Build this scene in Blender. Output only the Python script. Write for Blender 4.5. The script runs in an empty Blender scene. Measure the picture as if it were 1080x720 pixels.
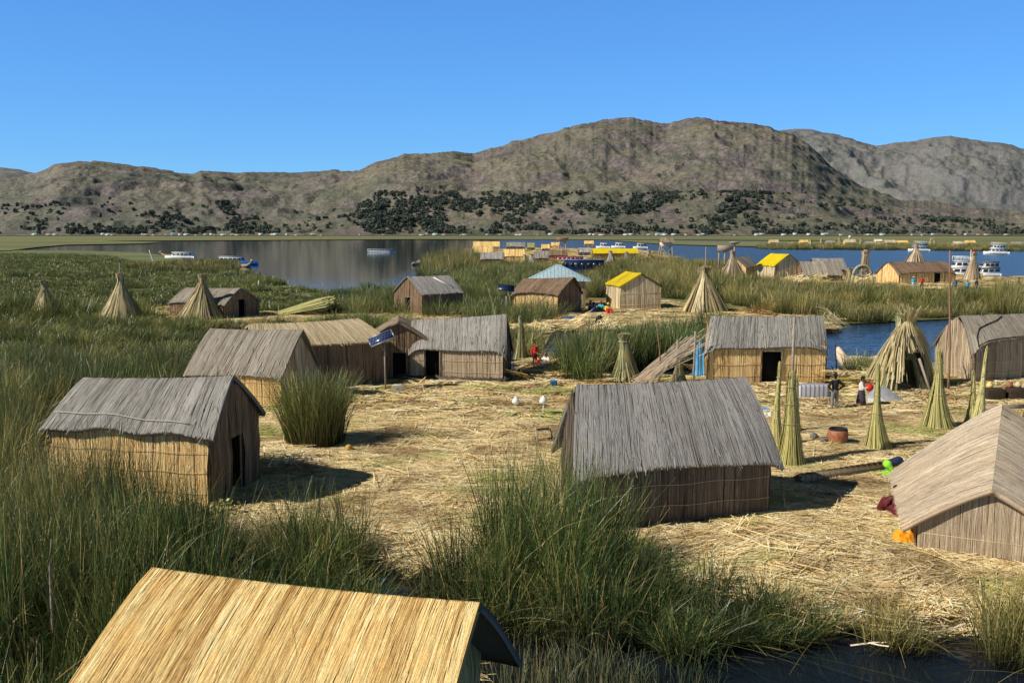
import bpy, bmesh, math, random
import numpy as np
from mathutils import Vector, Matrix, noise as mnoise

random.seed(7)
RNG = np.random.default_rng(7)
SC = bpy.context.scene
COL = SC.collection
R = math.radians
G = 0.4            # height of the straw islands above the lake
CAMZ = 8.8
F = 1050.0         # focal length for a 1080 px wide frame
HOR = 244.5
TH = math.atan((360 - HOR) / F)

# ------------------------------------------------------------------ camera
cam = bpy.data.cameras.new('camera'); camo = bpy.data.objects.new('camera', cam); COL.objects.link(camo)
cam.sensor_width = 36; cam.lens = 36 * F / 1080; cam.clip_end = 40000; cam.clip_start = 0.1
camo.location = (0, 0, CAMZ); camo.rotation_euler = (math.pi / 2 - TH, 0, 0)
SC.camera = camo

def ray(px, py):
    dx = (px - 540) / F; dy = (360 - py) / F
    return (dx, math.cos(TH) + dy * math.sin(TH), -math.sin(TH) + dy * math.cos(TH))
def W(px, py, z=G):                       # where a sight line meets the level z
    r = ray(px, py); t = (z - CAMZ) / r[2]
    return Vector((r[0] * t, r[1] * t, z))
def WD(px, py, Y):                        # the point of a sight line at distance Y
    r = ray(px, py); t = Y / r[1]
    return Vector((r[0] * t, Y, CAMZ + r[2] * t))

# ------------------------------------------------------------------ tags
def tag(o, label=None, cat=None, group=None, kind=None):
    if label: o['label'] = label
    if cat: o['category'] = cat
    if group: o['group'] = group
    if kind: o['kind'] = kind
    return o
def empty(name, loc, rz=0, label=None, cat=None, group=None):
    o = bpy.data.objects.new(name, None); COL.objects.link(o)
    o.location = loc; o.rotation_euler = (0, 0, rz); o.empty_display_size = 0.2
    return tag(o, label, cat, group)

# ------------------------------------------------------------------ mesh builder (numpy)
class MB:
    def __init__(s): s.V = []; s.Q = []; s.T = []; s.C = []; s.n = 0
    def add(s, V, quads=None, tris=None, tint=(0.5, 0.5, 0)):
        V = np.asarray(V, float).reshape(-1, 3)
        if quads is not None and len(quads): s.Q.append(np.asarray(quads, int).reshape(-1, 4) + s.n)
        if tris is not None and len(tris): s.T.append(np.asarray(tris, int).reshape(-1, 3) + s.n)
        t = np.asarray(tint, float)
        if t.ndim == 1: t = np.tile(t, (len(V), 1))
        s.C.append(t); s.V.append(V); s.n += len(V); return s
    def strips(s, Cn, D, w, tint):
        """Cn (n,k,3) centre lines, D (n,3) or (n,k,3) side vectors, w (n,k) widths, tint (n,) random"""
        n, k, _ = Cn.shape
        if D.ndim == 2: D = D[:, None, :]
        L = Cn - D * w[..., None] / 2; Rr = Cn + D * w[..., None] / 2
        V = np.stack([L, Rr], 2).reshape(n * k * 2, 3)
        b = (np.arange(n) * k * 2)[:, None] + (np.arange(k - 1) * 2)[None, :]
        q = np.stack([b, b + 1, b + 3, b + 2], -1).reshape(-1, 4)
        g = np.tile(np.linspace(0, 1, k), n)
        t = np.stack([np.repeat(tint, k), g, np.repeat(RNG.random(n), k)], 1)
        return s.add(V, q, tint=np.repeat(t, 2, 0))
    def box(s, c, d, rz=0, tint=(0.5, 0.5, 0), M=None):
        x, y, z = d[0] / 2, d[1] / 2, d[2] / 2
        V = np.array([[-x,-y,-z],[x,-y,-z],[x,y,-z],[-x,y,-z],[-x,-y,z],[x,-y,z],[x,y,z],[-x,y,z]])
        if M is not None: V = V @ np.array(M.to_3x3()).T
        elif rz: cc, ss = math.cos(rz), math.sin(rz); V = V @ np.array([[cc, ss, 0], [-ss, cc, 0], [0, 0, 1]])
        V = V + np.array(c)
        return s.add(V, [[0,3,2,1],[4,5,6,7],[0,1,5,4],[1,2,6,5],[2,3,7,6],[3,0,4,7]], tint=tint)
    def tube(s, pts, rad, n=8, tint=(0.5, 0.5, 0), cap=True):
        pts = [Vector(p) for p in pts]
        if not hasattr(rad, '__len__'): rad = [rad] * len(pts)
        V = []; k = len(pts)
        up = Vector((0, 0, 1))
        for i, p in enumerate(pts):
            d = (pts[min(i + 1, k - 1)] - pts[max(i - 1, 0)]).normalized()
            a = d.cross(up)
            if a.length < 0.05: a = d.cross(Vector((1, 0, 0)))
            a.normalize(); b = d.cross(a)
            for j in range(n):
                an = 2 * math.pi * j / n
                V.append(p + (a * math.cos(an) + b * math.sin(an)) * rad[i])
        q = [[i * n + j, i * n + (j + 1) % n, (i + 1) * n + (j + 1) % n, (i + 1) * n + j] for i in range(k - 1) for j in range(n)]
        t = []
        if cap:
            V += [pts[0], pts[-1]]; a, b = k * n, k * n + 1
            t = [[a, (j + 1) % n, j] for j in range(n)] + [[b, (k - 1) * n + j, (k - 1) * n + (j + 1) % n] for j in range(n)]
        return s.add([tuple(v) for v in V], q, t, tint)
    def lathe(s, prof, c=(0, 0, 0), n=16, tint=(0.5, 0.5, 0), wob=0):
        V = []
        for (r, z) in prof:
            for j in range(n):
                a = 2 * math.pi * j / n; rr = r * (1 + wob * math.sin(3 * a + z * 5))
                V.append((c[0] + rr * math.cos(a), c[1] + rr * math.sin(a), c[2] + z))
        q = [[i * n + j, i * n + (j + 1) % n, (i + 1) * n + (j + 1) % n, (i + 1) * n + j] for i in range(len(prof) - 1) for j in range(n)]
        return s.add(V, q, tint=tint)
    def ell(s, c, r, n=12, m=8, tint=(0.5, 0.5, 0), jit=0):
        V = [];
        for i in range(m + 1):
            ph = math.pi * i / m
            for j in range(n):
                a = 2 * math.pi * j / n; k = 1 + (random.uniform(-jit, jit) if jit else 0)
                V.append((c[0] + k * r[0] * math.sin(ph) * math.cos(a), c[1] + k * r[1] * math.sin(ph) * math.sin(a), c[2] + k * r[2] * math.cos(ph)))
        q = [[i * n + j, (i + 1) * n + j, (i + 1) * n + (j + 1) % n, i * n + (j + 1) % n] for i in range(m) for j in range(n)]
        return s.add(V, q, tint=tint)
    def mesh(s, name, smooth=False):
        V = np.concatenate(s.V); C = np.concatenate(s.C)
        Q = np.concatenate(s.Q) if s.Q else np.zeros((0, 4), int)
        T = np.concatenate(s.T) if s.T else np.zeros((0, 3), int)
        me = bpy.data.meshes.new(name)
        me.vertices.add(len(V)); me.vertices.foreach_set('co', V.astype(np.float32).ravel())
        loops = np.concatenate([Q.ravel(), T.ravel()]).astype(np.int32)
        me.loops.add(len(loops)); me.loops.foreach_set('vertex_index', loops)
        st = np.concatenate([np.arange(len(Q)) * 4, len(Q) * 4 + np.arange(len(T)) * 3]).astype(np.int32)
        me.polygons.add(len(st)); me.polygons.foreach_set('loop_start', st)
        if smooth: me.polygons.foreach_set('use_smooth', np.ones(len(st), bool))
        at = me.attributes.new('tint', 'FLOAT_COLOR', 'POINT')
        C4 = np.ones((len(V), 4), np.float32); C4[:, :C.shape[1]] = C
        at.data.foreach_set('color', C4.ravel())
        me.update(calc_edges=True)
        return me
    def obj(s, name, mat, parent=None, smooth=False, loc=None):
        me = s.mesh(name, smooth); me.materials.append(mat)
        o = bpy.data.objects.new(name, me); COL.objects.link(o)
        if parent: o.parent = parent
        if loc is not None: o.location = loc
        return o

# ------------------------------------------------------------------ value noise (numpy)
_tab = RNG.random((256, 256))
def vnoise(x, y):
    xi = np.floor(x).astype(int); yi = np.floor(y).astype(int); fx = x - xi; fy = y - yi
    fx = fx * fx * (3 - 2 * fx); fy = fy * fy * (3 - 2 * fy)
    a = _tab[xi & 255, yi & 255]; b = _tab[(xi + 1) & 255, yi & 255]; c = _tab[xi & 255, (yi + 1) & 255]; d = _tab[(xi + 1) & 255, (yi + 1) & 255]
    return (a * (1 - fx) + b * fx) * (1 - fy) + (c * (1 - fx) + d * fx) * fy
def fbm(x, y, o=5, g=0.5):
    s = 0; a = 1; t = 0
    for i in range(o): s = s + a * vnoise(x * 2 ** i + 17 * i, y * 2 ** i + 31 * i); t += a; a *= g
    return s / t

# ------------------------------------------------------------------ materials
def nt(name):
    m = bpy.data.materials.new(name); m.use_nodes = True
    t = m.node_tree; b = t.nodes['Principled BSDF']; return m, t, b
def N(t, ty, **kw):
    n = t.nodes.new(ty)
    for k, v in kw.items():
        if k in n.inputs: n.inputs[k].default_value = v
        else: setattr(n, k, v)
    return n
def ramp(t, stops, src):
    r = t.nodes.new('ShaderNodeValToRGB'); e = r.color_ramp.elements
    while len(e) < len(stops): e.new(0.5)
    for i, (p, c) in enumerate(stops): e[i].position = p; e[i].color = (*c, 1)
    t.links.new(src, r.inputs[0]); return r.outputs[0]
def mix(t, a, b, f, mode='MIX'):
    m = t.nodes.new('ShaderNodeMix'); m.data_type = 'RGBA'; m.blend_type = mode
    for sock, v in ((m.inputs[0], f), (m.inputs[6], a), (m.inputs[7], b)):
        if isinstance(v, bpy.types.NodeSocket): t.links.new(v, sock)
        elif isinstance(v, (int, float)): sock.default_value = v
        else: sock.default_value = (*v, 1)
    return m.outputs[2]
def maprange(t, src, a, b, c=0, d=1):
    m = N(t, 'ShaderNodeMapRange'); t.links.new(src, m.inputs[0])
    for i, v in enumerate((a, b, c, d)): m.inputs[1 + i].default_value = v
    return m.outputs[0]
def coords(t, kind='Object'):
    return t.nodes.new('ShaderNodeTexCoord').outputs[kind]
def wpos(t): return t.nodes.new('ShaderNodeNewGeometry').outputs['Position']
def nz(t, vec, scale, detail=3, rough=0.5, sc3=None):
    if sc3:
        mp = N(t, 'ShaderNodeMapping'); t.links.new(vec, mp.inputs[0]); mp.inputs['Scale'].default_value = sc3; vec = mp.outputs[0]
    n = N(t, 'ShaderNodeTexNoise', Scale=scale, Detail=detail, Roughness=rough); t.links.new(vec, n.inputs['Vector']); return n.outputs['Fac']
def bump(t, b, h, st, dist=0.02):
    bn = N(t, 'ShaderNodeBump', Strength=st, Distance=dist); t.links.new(h, bn.inputs['Height']); t.links.new(bn.outputs[0], b.inputs['Normal'])

def plain(name, c, rough=0.6, var=0.25, scale=6, metal=0, spec=0.3):
    m, t, b = nt(name)
    f = nz(t, coords(t), scale, 4)
    col = ramp(t, [(0.3, tuple(x * (1 - var) for x in c)), (0.7, tuple(min(1, x * (1 + var * .6)) for x in c))], f)
    t.links.new(col, b.inputs['Base Color']); b.inputs['Roughness'].default_value = rough
    b.inputs['Metallic'].default_value = metal; b.inputs['Specular IOR Level'].default_value = spec
    bump(t, b, f, 0.2, 0.02)
    return m
def straw(name, dark, mid, light, rough=0.75, blotch=None, bl=0.5, wet=0.0):
    """reed material: colour of each strand from its own tint, weathered by noise"""
    m, t, b = nt(name)
    a = N(t, 'ShaderNodeAttribute', attribute_name='tint'); s = N(t, 'ShaderNodeSeparateColor'); t.links.new(a.outputs['Color'], s.inputs[0])
    p = wpos(t)
    col = ramp(t, [(0.0, dark), (0.22, tuple((x + y) / 2 for x, y in zip(dark, mid))), (0.55, mid), (1.0, light)], s.outputs[0])
    big = nz(t, p, 0.9, 4, 0.6)
    col = mix(t, col, mix(t, col, tuple(x * 0.7 for x in mid), 0.35), ramp(t, [(0.42, (0, 0, 0)), (0.68, (1, 1, 1))], big))
    if blotch:
        bb = nz(t, p, 1.7, 5, 0.65)
        col = mix(t, col, blotch, mix(t, (0, 0, 0), (bl, bl, bl), ramp(t, [(0.5, (0, 0, 0)), (0.66, (1, 1, 1))], bb)))
    fine = nz(t, p, 30, 3, 0.6)
    col = mix(t, col, ramp(t, [(0.25, (0.75, 0.75, 0.75)), (0.75, (1.25, 1.25, 1.25))], fine), 0.8, 'MULTIPLY')
    t.links.new(col, b.inputs['Base Color']); b.inputs['Roughness'].default_value = rough
    b.inputs['Specular IOR Level'].default_value = 0.25
    return m

M = {}
M['grey'] = straw('weathered_grey_reed', (.11, .10, .088), (.40, .375, .345), (.60, .57, .53), blotch=(.30, .225, .165), bl=.3)
M['grey_dark'] = straw('dark_weathered_reed', (.07, .064, .056), (.345, .325, .29), (.54, .515, .47), blotch=(.20, .18, .16), bl=.35)
M['grey_warm'] = straw('warm_grey_reed', (.11, .095, .075), (.36, .315, .255), (.54, .48, .39), blotch=(.28, .20, .14), bl=.3)
M['gold'] = straw('fresh_golden_reed', (.30, .12, .025), (.93, .66, .25), (.98, .86, .46), blotch=(.88, .48, .14), bl=.35)
M['sheaf'] = straw('olive_yellow_reed', (.10, .085, .02), (.56, .50, .18), (.84, .76, .40), blotch=(.38, .40, .12), bl=.45)
M['pale'] = straw('pale_dry_reed', (.22, .16, .08), (.68, .55, .34), (.84, .73, .52), blotch=(.55, .40, .22), bl=.35)
M['pale_grey'] = straw('bleached_reed', (.34, .23, .14), (.78, .65, .48), (.92, .83, .67), blotch=(.76, .55, .34), bl=.4)
M['brown'] = straw('brown_reed', (.07, .042, .025), (.26, .165, .105), (.40, .29, .19), blotch=(.30, .25, .19), bl=.5)
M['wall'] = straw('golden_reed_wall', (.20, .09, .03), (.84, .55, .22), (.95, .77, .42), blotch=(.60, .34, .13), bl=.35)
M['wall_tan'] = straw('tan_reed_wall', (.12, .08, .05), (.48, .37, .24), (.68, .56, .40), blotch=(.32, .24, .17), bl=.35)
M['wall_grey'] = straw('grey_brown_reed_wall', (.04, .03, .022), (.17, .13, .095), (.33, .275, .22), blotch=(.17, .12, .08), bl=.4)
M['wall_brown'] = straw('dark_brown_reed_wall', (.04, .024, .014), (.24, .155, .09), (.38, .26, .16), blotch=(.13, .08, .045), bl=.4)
M['greenreed'] = straw('green_cut_reed', (.06, .055, .015), (.37, .36, .13), (.64, .58, .27), blotch=(.25, .28, .08), bl=.5)
M['stook'] = straw('tan_reed_stook', (.10, .065, .03), (.50, .40, .20), (.74, .63, .38), blotch=(.30, .27, .10), bl=.4)
M['stookgreen'] = straw('greenish_reed_stook', (.05, .05, .02), (.33, .34, .15), (.60, .55, .34), blotch=(.35, .20, .08), bl=.5)
M['yellow'] = plain('yellow_tarp', (.80, .60, .01), .5, .12, 3)
M['tin'] = plain('pale_blue_tin', (.42, .56, .62), .45, .15, 3)
M['blue'] = plain('blue_plastic', (.06, .22, .62), .4, .2)
M['skyblue'] = plain('bright_blue_tarp', (.10, .36, .72), .45, .3, 2)
M['navy'] = plain('navy_cloth', (.02, .03, .08), .8, .3)
M['black'] = plain('black_cloth', (.018, .018, .022), .85, .3)
M['greycloth'] = plain('grey_cloth', (.22, .21, .22), .85, .2)
M['white'] = plain('white_paint', (.78, .78, .76), .45, .07, 2)
M['whitecloth'] = plain('white_cloth', (.68, .66, .60), .85, .12)
M['red'] = plain('red_cloth', (.62, .03, .02), .7, .2)
M['maroon'] = plain('maroon_cloth', (.12, .015, .025), .8, .2)
M['pink'] = plain('pink_cloth', (.65, .25, .32), .8, .2)
M['orange'] = plain('orange_cloth', (.85, .33, .01), .75, .25, 9)
M['lime'] = plain('lime_cloth', (.30, .75, .05), .75, .2, 5)
M['green'] = plain('green_cloth', (.05, .30, .12), .8, .2)
M['yellowcloth'] = plain('yellow_cloth', (.75, .62, .05), .8, .2)
M['aqua'] = plain('aqua_cloth', (.06, .42, .62), .7, .2)
M['skin'] = plain('skin', (.24, .12, .07), .55, .15)
M['hair'] = plain('dark_hair', (.012, .01, .009), .5, .2)
M['brownskirt'] = plain('dark_skirt', (.06, .045, .06), .85, .2)
M['glass'] = plain('dark_window_glass', (.02, .03, .045), .08, .2, 2, 0, .6)
M['dark'] = plain('dark_interior', (.012, .009, .007), .9, .2)  # near black: painted shade inside doorways, also the lantern feet
M['wood'] = plain('bleached_wood', (.36, .29, .22), .8, .3, 12)
M['darkwood'] = plain('dark_wood', (.10, .065, .04), .8, .3, 12)
M['redwood'] = plain('reddish_pole_wood', (.30, .17, .11), .75, .3, 12)
M['rope'] = plain('pale_rope', (.55, .52, .45), .8, .2, 20)
M['blackrope'] = plain('black_cable', (.02, .02, .02), .6, .2, 20)
M['clay'] = plain('rusty_clay', (.36, .14, .07), .7, .35, 7)
M['metal'] = plain('grey_metal', (.35, .36, .37), .4, .2, 5, .6)
M['stone'] = plain('grey_rock', (.20, .185, .165), .9, .3, 5)
M['boatblue'] = plain('blue_hull_paint', (.02, .12, .42), .35, .12, 2)
M['boatdark'] = plain('dark_blue_hull_paint', (.015, .03, .08), .3, .2, 2)
M['tarp'] = plain('grey_tarp', (.36, .37, .39), .6, .2, 4)
M['mud'] = plain('dark_mud', (.05, .035, .022), .9, .3, 3)

# plaid tarp, solar cells, ball
def mat_grid(name, base, line, scale, lw=0.08, rough=0.6):
    m, t, b = nt(name); br = N(t, 'ShaderNodeTexBrick', Scale=scale, offset=0.0)
    br.inputs['Color1'].default_value = (*base, 1); br.inputs['Color2'].default_value = (*base, 1); br.inputs['Mortar'].default_value = (*line, 1)
    br.inputs['Mortar Size'].default_value = lw; br.inputs['Brick Width'].default_value = .5; br.inputs['Row Height'].default_value = .5
    t.links.new(coords(t), br.inputs['Vector']); t.links.new(br.outputs['Color'], b.inputs['Base Color']); b.inputs['Roughness'].default_value = rough
    return m
M['plaid'] = mat_grid('plaid_tarp_cloth', (.50, .51, .55), (.20, .21, .26), 2.2, .09, .8)
M['solar'] = mat_grid('solar_cells', (.015, .03, .10), (.30, .34, .42), 3.4, .012, .25)

# standing reeds
def reed_mat(name, gd, gm, dry, dryness=0.35):
    m, t, b = nt(name)
    a = N(t, 'ShaderNodeAttribute', attribute_name='tint'); s = N(t, 'ShaderNodeSeparateColor'); t.links.new(a.outputs['Color'], s.inputs[0])
    p = wpos(t)
    col = ramp(t, [(0.0, gd), (0.6, gm), (0.72, tuple((x + y) / 2 for x, y in zip(gm, dry))), (1.0, dry)], s.outputs[0])
    big = nz(t, p, 0.10, 4, 0.55, (1, 1, .2))
    col = mix(t, col, mix(t, col, dry, dryness), ramp(t, [(0.45, (0, 0, 0)), (0.62, (1, 1, 1))], big))
    big2 = nz(t, p, 0.35, 3, 0.5, (1, 1, .1))
    col = mix(t, col, ramp(t, [(0.34, (.40, .48, .46)), (0.66, (1.4, 1.32, 1.2))], big2), 1.0, 'MULTIPLY')
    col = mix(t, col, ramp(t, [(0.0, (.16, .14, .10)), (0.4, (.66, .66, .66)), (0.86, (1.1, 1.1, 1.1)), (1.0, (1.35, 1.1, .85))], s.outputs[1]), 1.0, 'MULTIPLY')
    oi = N(t, 'ShaderNodeObjectInfo')
    col = mix(t, col, ramp(t, [(0, (.75, .8, .8)), (1, (1.25, 1.2, 1.15))], oi.outputs['Random']), 0.8, 'MULTIPLY')
    t.links.new(col, b.inputs['Base Color']); b.inputs['Roughness'].default_value = .38; b.inputs['Specular IOR Level'].default_value = .5
    tr = N(t, 'ShaderNodeBsdfTranslucent'); t.links.new(col, tr.inputs['Color'])
    ms = N(t, 'ShaderNodeMixShader'); ms.inputs[0].default_value = .14
    t.links.new(b.outputs[0], ms.inputs[1]); t.links.new(tr.outputs[0], ms.inputs[2])
    t.links.new(ms.outputs[0], t.nodes['Material Output'].inputs['Surface'])
    return m
M['reed'] = reed_mat('standing_green_reed', (.026, .060, .016), (.125, .20, .058), (.50, .41, .18), .25)
M['reed_dry'] = reed_mat('standing_dry_reed', (.055, .08, .018), (.25, .25, .07), (.56, .46, .20), .5)
M['reed_far'] = reed_mat('far_standing_reed', (.10, .14, .035), (.21, .25, .075), (.40, .34, .13), .3)
M['reed_grey'] = reed_mat('grey_green_reed', (.06, .085, .045), (.17, .21, .12), (.33, .25, .14), .2)

# loose straw lying on the islands
def litter_mat(name, stops):
    m, t, b = nt(name)
    a = N(t, 'ShaderNodeAttribute', attribute_name='tint'); s = N(t, 'ShaderNodeSeparateColor'); t.links.new(a.outputs['Color'], s.inputs[0])
    p = wpos(t)
    col = ramp(t, stops, s.outputs[0])
    b1 = nz(t, p, 0.33, 4, 0.6)
    col = mix(t, col, mix(t, col, (.30, .16, .06), 0.62), ramp(t, [(0.51, (0, 0, 0)), (0.65, (1, 1, 1))], b1))
    mp = N(t, 'ShaderNodeMapping'); t.links.new(p, mp.inputs[0]); mp.inputs['Location'].default_value = (31, 7, 3)
    b2 = nz(t, mp.outputs[0], 0.28, 3, 0.55)
    col = mix(t, col, mix(t, col, (.46, .52, .13), 0.6), ramp(t, [(0.54, (0, 0, 0)), (0.65, (1, 1, 1))], b2))
    t.links.new(col, b.inputs['Base Color']); b.inputs['Roughness'].default_value = .7; b.inputs['Specular IOR Level'].default_value = .25
    return m
M['litter'] = litter_mat('loose_straw', [(0, (.08, .035, .012)), (.12, (.46, .28, .11)), (.36, (.95, .73, .34)), (1, (.99, .92, .62))])

def ground_mat(name):
    m, t, b = nt(name); p = wpos(t)
    f = nz(t, p, 14, 6, 0.75, (1, 2.2, 1)); g = nz(t, p, 0.5, 4, 0.6)
    col = ramp(t, [(0.25, (.06, .035, .018)), (0.45, (.24, .16, .08)), (0.6, (.62, .46, .23)), (0.8, (.84, .66, .36))], f)
    col = mix(t, col, (.16, .09, .045), ramp(t, [(0.5, (0, 0, 0)), (0.7, (.6, .6, .6))], g))
    geo = N(t, 'ShaderNodeSeparateXYZ'); t.links.new(p, geo.inputs[0])
    wet = maprange(t, geo.outputs[2], 0.05, 0.3, 1, 0)
    col = mix(t, col, (.035, .024, .014), wet)
    t.links.new(col, b.inputs['Base Color']); b.inputs['Roughness'].default_value = .85
    bump(t, b, f, .8, .05); return m
M['ground'] = ground_mat('straw_ground')

def marsh_mat(name, far=False):
    m, t, b = nt(name); p = wpos(t)
    f = nz(t, p, .012 if far else .05, 5, 0.6, (.5, 1, 1)); g = nz(t, p, .8, 4, 0.7, (.3, 1, 1)); h = nz(t, p, .004, 3, .5, (.3, 1, 1))
    col = ramp(t, [(0.3, (.09, .115, .032)), (0.5, (.145, .17, .052)), (0.68, (.24, .235, .085))], f)
    if far: col = mix(t, col, (.26, .23, .085), ramp(t, [(0.42, (0, 0, 0)), (0.62, (.9, .9, .9))], h))
    col = mix(t, col, ramp(t, [(0.3, (.6, .6, .6)), (0.7, (1.3, 1.3, 1.3))], g), .8, 'MULTIPLY')
    t.links.new(col, b.inputs['Base Color']); b.inputs['Roughness'].default_value = .9
    bump(t, b, g, 1.0, .6); return m
M['marsh'] = marsh_mat('marsh_ground'); M['marsh_far'] = marsh_mat('far_marsh_ground', True)

def water_mat():
    m, t, b = nt('lake_water'); p = wpos(t)
    b.inputs['Base Color'].default_value = (.008, .014, .02, 1); b.inputs['Roughness'].default_value = .06; b.inputs['IOR'].default_value = 1.333
    xyz = N(t, 'ShaderNodeSeparateXYZ'); t.links.new(p, xyz.inputs[0])
    # the lake east of the reed islands is ruffled by wind, the bay to the west is calm
    f1 = nz(t, p, .9, 3, .6, (.45, 1, 1)); f2 = nz(t, p, .12, 2, .5, (.3, 1, 1))
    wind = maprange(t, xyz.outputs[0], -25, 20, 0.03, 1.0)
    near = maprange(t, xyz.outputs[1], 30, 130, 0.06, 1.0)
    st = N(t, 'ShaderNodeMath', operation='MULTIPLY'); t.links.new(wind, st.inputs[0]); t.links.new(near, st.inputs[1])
    ad = N(t, 'ShaderNodeMath', operation='ADD'); t.links.new(f1, ad.inputs[0]); t.links.new(f2, ad.inputs[1])
    bn = N(t, 'ShaderNodeBump', Distance=.35); t.links.new(st.outputs[0], bn.inputs['Strength']); t.links.new(ad.outputs[0], bn.inputs['Height'])
    t.links.new(bn.outputs[0], b.inputs['Normal'])
    # deep lake blue, with the reflected sky of ruffled water tinted into the colour
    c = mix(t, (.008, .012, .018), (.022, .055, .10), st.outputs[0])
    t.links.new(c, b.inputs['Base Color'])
    rr = maprange(t, st.outputs[0], 0, 1, .05, .22); t.links.new(rr, b.inputs['Roughness'])
    return m
M['water'] = water_mat()

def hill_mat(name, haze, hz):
    m, t, b = nt(name); p = wpos(t)
    a = N(t, 'ShaderNodeAttribute', attribute_name='tint'); s = N(t, 'ShaderNodeSeparateColor'); t.links.new(a.outputs['Color'], s.inputs[0])
    f = nz(t, p, .004, 6, .62); g = nz(t, p, .03, 5, .7); k = nz(t, p, .012, 6, .7)
    col = ramp(t, [(0.36, (.095, .105, .058)), (0.5, (.155, .148, .086)), (0.64, (.225, .192, .125))], f)
    rock = ramp(t, [(0.3, (.08, .065, .06)), (0.55, (.20, .155, .135)), (0.8, (.36, .28, .24))], g)
    col = mix(t, col, rock, s.outputs[0])
    col = mix(t, col, (.21, .178, .135), ramp(t, [(0.57, (0, 0, 0)), (0.66, (.8, .8, .8))], k))
    col = mix(t, col, (.045, .038, .042), s.outputs[2])  # painted shade on cliff faces turned away from the sun
    sp = nz(t, p, .08, 4, .75)
    col = mix(t, col, ramp(t, [(0.38, (.35, .37, .36)), (0.5, (1, 1, 1)), (0.68, (1.5, 1.42, 1.38))], sp), .85, 'MULTIPLY')
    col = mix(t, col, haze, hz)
    t.links.new(col, b.inputs['Base Color']); b.inputs['Roughness'].default_value = .95; b.inputs['Specular IOR Level'].default_value = .1
    bump(t, b, mix(t, g, k, .5), 1.0, 20); return m
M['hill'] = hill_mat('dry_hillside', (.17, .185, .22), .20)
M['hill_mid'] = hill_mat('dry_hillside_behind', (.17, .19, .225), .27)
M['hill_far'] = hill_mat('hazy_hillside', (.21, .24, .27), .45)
M['tree'] = straw('hill_tree_leaves', (.055, .068, .058), (.105, .125, .095), (.16, .185, .13))

# ------------------------------------------------------------------ instanced scatter (geometry nodes; for uncountable stuff)
def scatter(name, protos, pts, rot, scl, mat, label, cat, kind='stuff', group=None, origin=None):
    pts = np.asarray(pts, float)
    org = np.array([pts[:, 0].mean(), pts[:, 1].mean(), 0]) if origin is None else np.array(origin, float)
    mb = MB(); grp = []
    for i, pr in enumerate(protos):
        n0 = mb.n
        mb.V += pr.V; mb.C += pr.C
        off = 0
        mb.Q += [q + n0 for q in pr.Q]; mb.T += [q + n0 for q in pr.T]
        mb.n += pr.n; grp += [i] * pr.n
    mb.add(pts - org); grp += [-1] * len(pts)
    me = mb.mesh(name); me.materials.append(mat); nn = mb.n; np0 = nn - len(pts)
    a = me.attributes.new('grp', 'INT', 'POINT'); a.data.foreach_set('value', np.array(grp, np.int32))
    v = np.zeros((nn, 3), np.float32); v[np0:] = rot
    a = me.attributes.new('rt', 'FLOAT_VECTOR', 'POINT'); a.data.foreach_set('vector', v.ravel())
    v = np.ones((nn, 3), np.float32); v[np0:] = scl
    a = me.attributes.new('sl', 'FLOAT_VECTOR', 'POINT'); a.data.foreach_set('vector', v.ravel())
    vi = np.zeros(nn, np.int32); vi[np0:] = RNG.integers(0, len(protos), len(pts))
    a = me.attributes.new('vi', 'INT', 'POINT'); a.data.foreach_set('value', vi)
    o = bpy.data.objects.new(name, me); COL.objects.link(o); o.location = org
    tree = bpy.data.node_groups.new(name + '_nodes', 'GeometryNodeTree')
    tree.interface.new_socket('Geometry', in_out='INPUT', socket_type='NodeSocketGeometry')
    tree.interface.new_socket('Geometry', in_out='OUTPUT', socket_type='NodeSocketGeometry')
    gi = tree.nodes.new('NodeGroupInput'); go = tree.nodes.new('NodeGroupOutput')
    def named(nm, ty):
        n = tree.nodes.new('GeometryNodeInputNamedAttribute'); n.data_type = ty; n.inputs['Name'].default_value = nm; return n.outputs[0]
    ga = named('grp', 'INT')
    def sep(k):
        c = tree.nodes.new('FunctionNodeCompare'); c.data_type = 'INT'; c.operation = 'EQUAL'
        tree.links.new(ga, c.inputs[2]); c.inputs[3].default_value = k
        sg = tree.nodes.new('GeometryNodeSeparateGeometry'); tree.links.new(gi.outputs[0], sg.inputs[0]); tree.links.new(c.outputs[0], sg.inputs[1])
        return sg.outputs[0]
    jn = tree.nodes.new('GeometryNodeJoinGeometry')
    for k in range(len(protos)):
        g2 = tree.nodes.new('GeometryNodeGeometryToInstance'); tree.links.new(sep(k), g2.inputs[0]); tree.links.new(g2.outputs[0], jn.inputs[0])
    ip = tree.nodes.new('GeometryNodeInstanceOnPoints')
    tree.links.new(sep(-1), ip.inputs['Points']); tree.links.new(jn.outputs[0], ip.inputs['Instance']); ip.inputs['Pick Instance'].default_value = True
    tree.links.new(named('vi', 'INT'), ip.inputs['Instance Index'])
    er = tree.nodes.new('FunctionNodeEulerToRotation'); tree.links.new(named('rt', 'FLOAT_VECTOR'), er.inputs[0]); tree.links.new(er.outputs[0], ip.inputs['Rotation'])
    tree.links.new(named('sl', 'FLOAT_VECTOR'), ip.inputs['Scale'])
    tree.links.new(ip.outputs[0], go.inputs[0])
    md = o.modifiers.new('scatter', 'NODES'); md.node_group = tree
    return tag(o, label, cat, group, kind)

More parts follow.
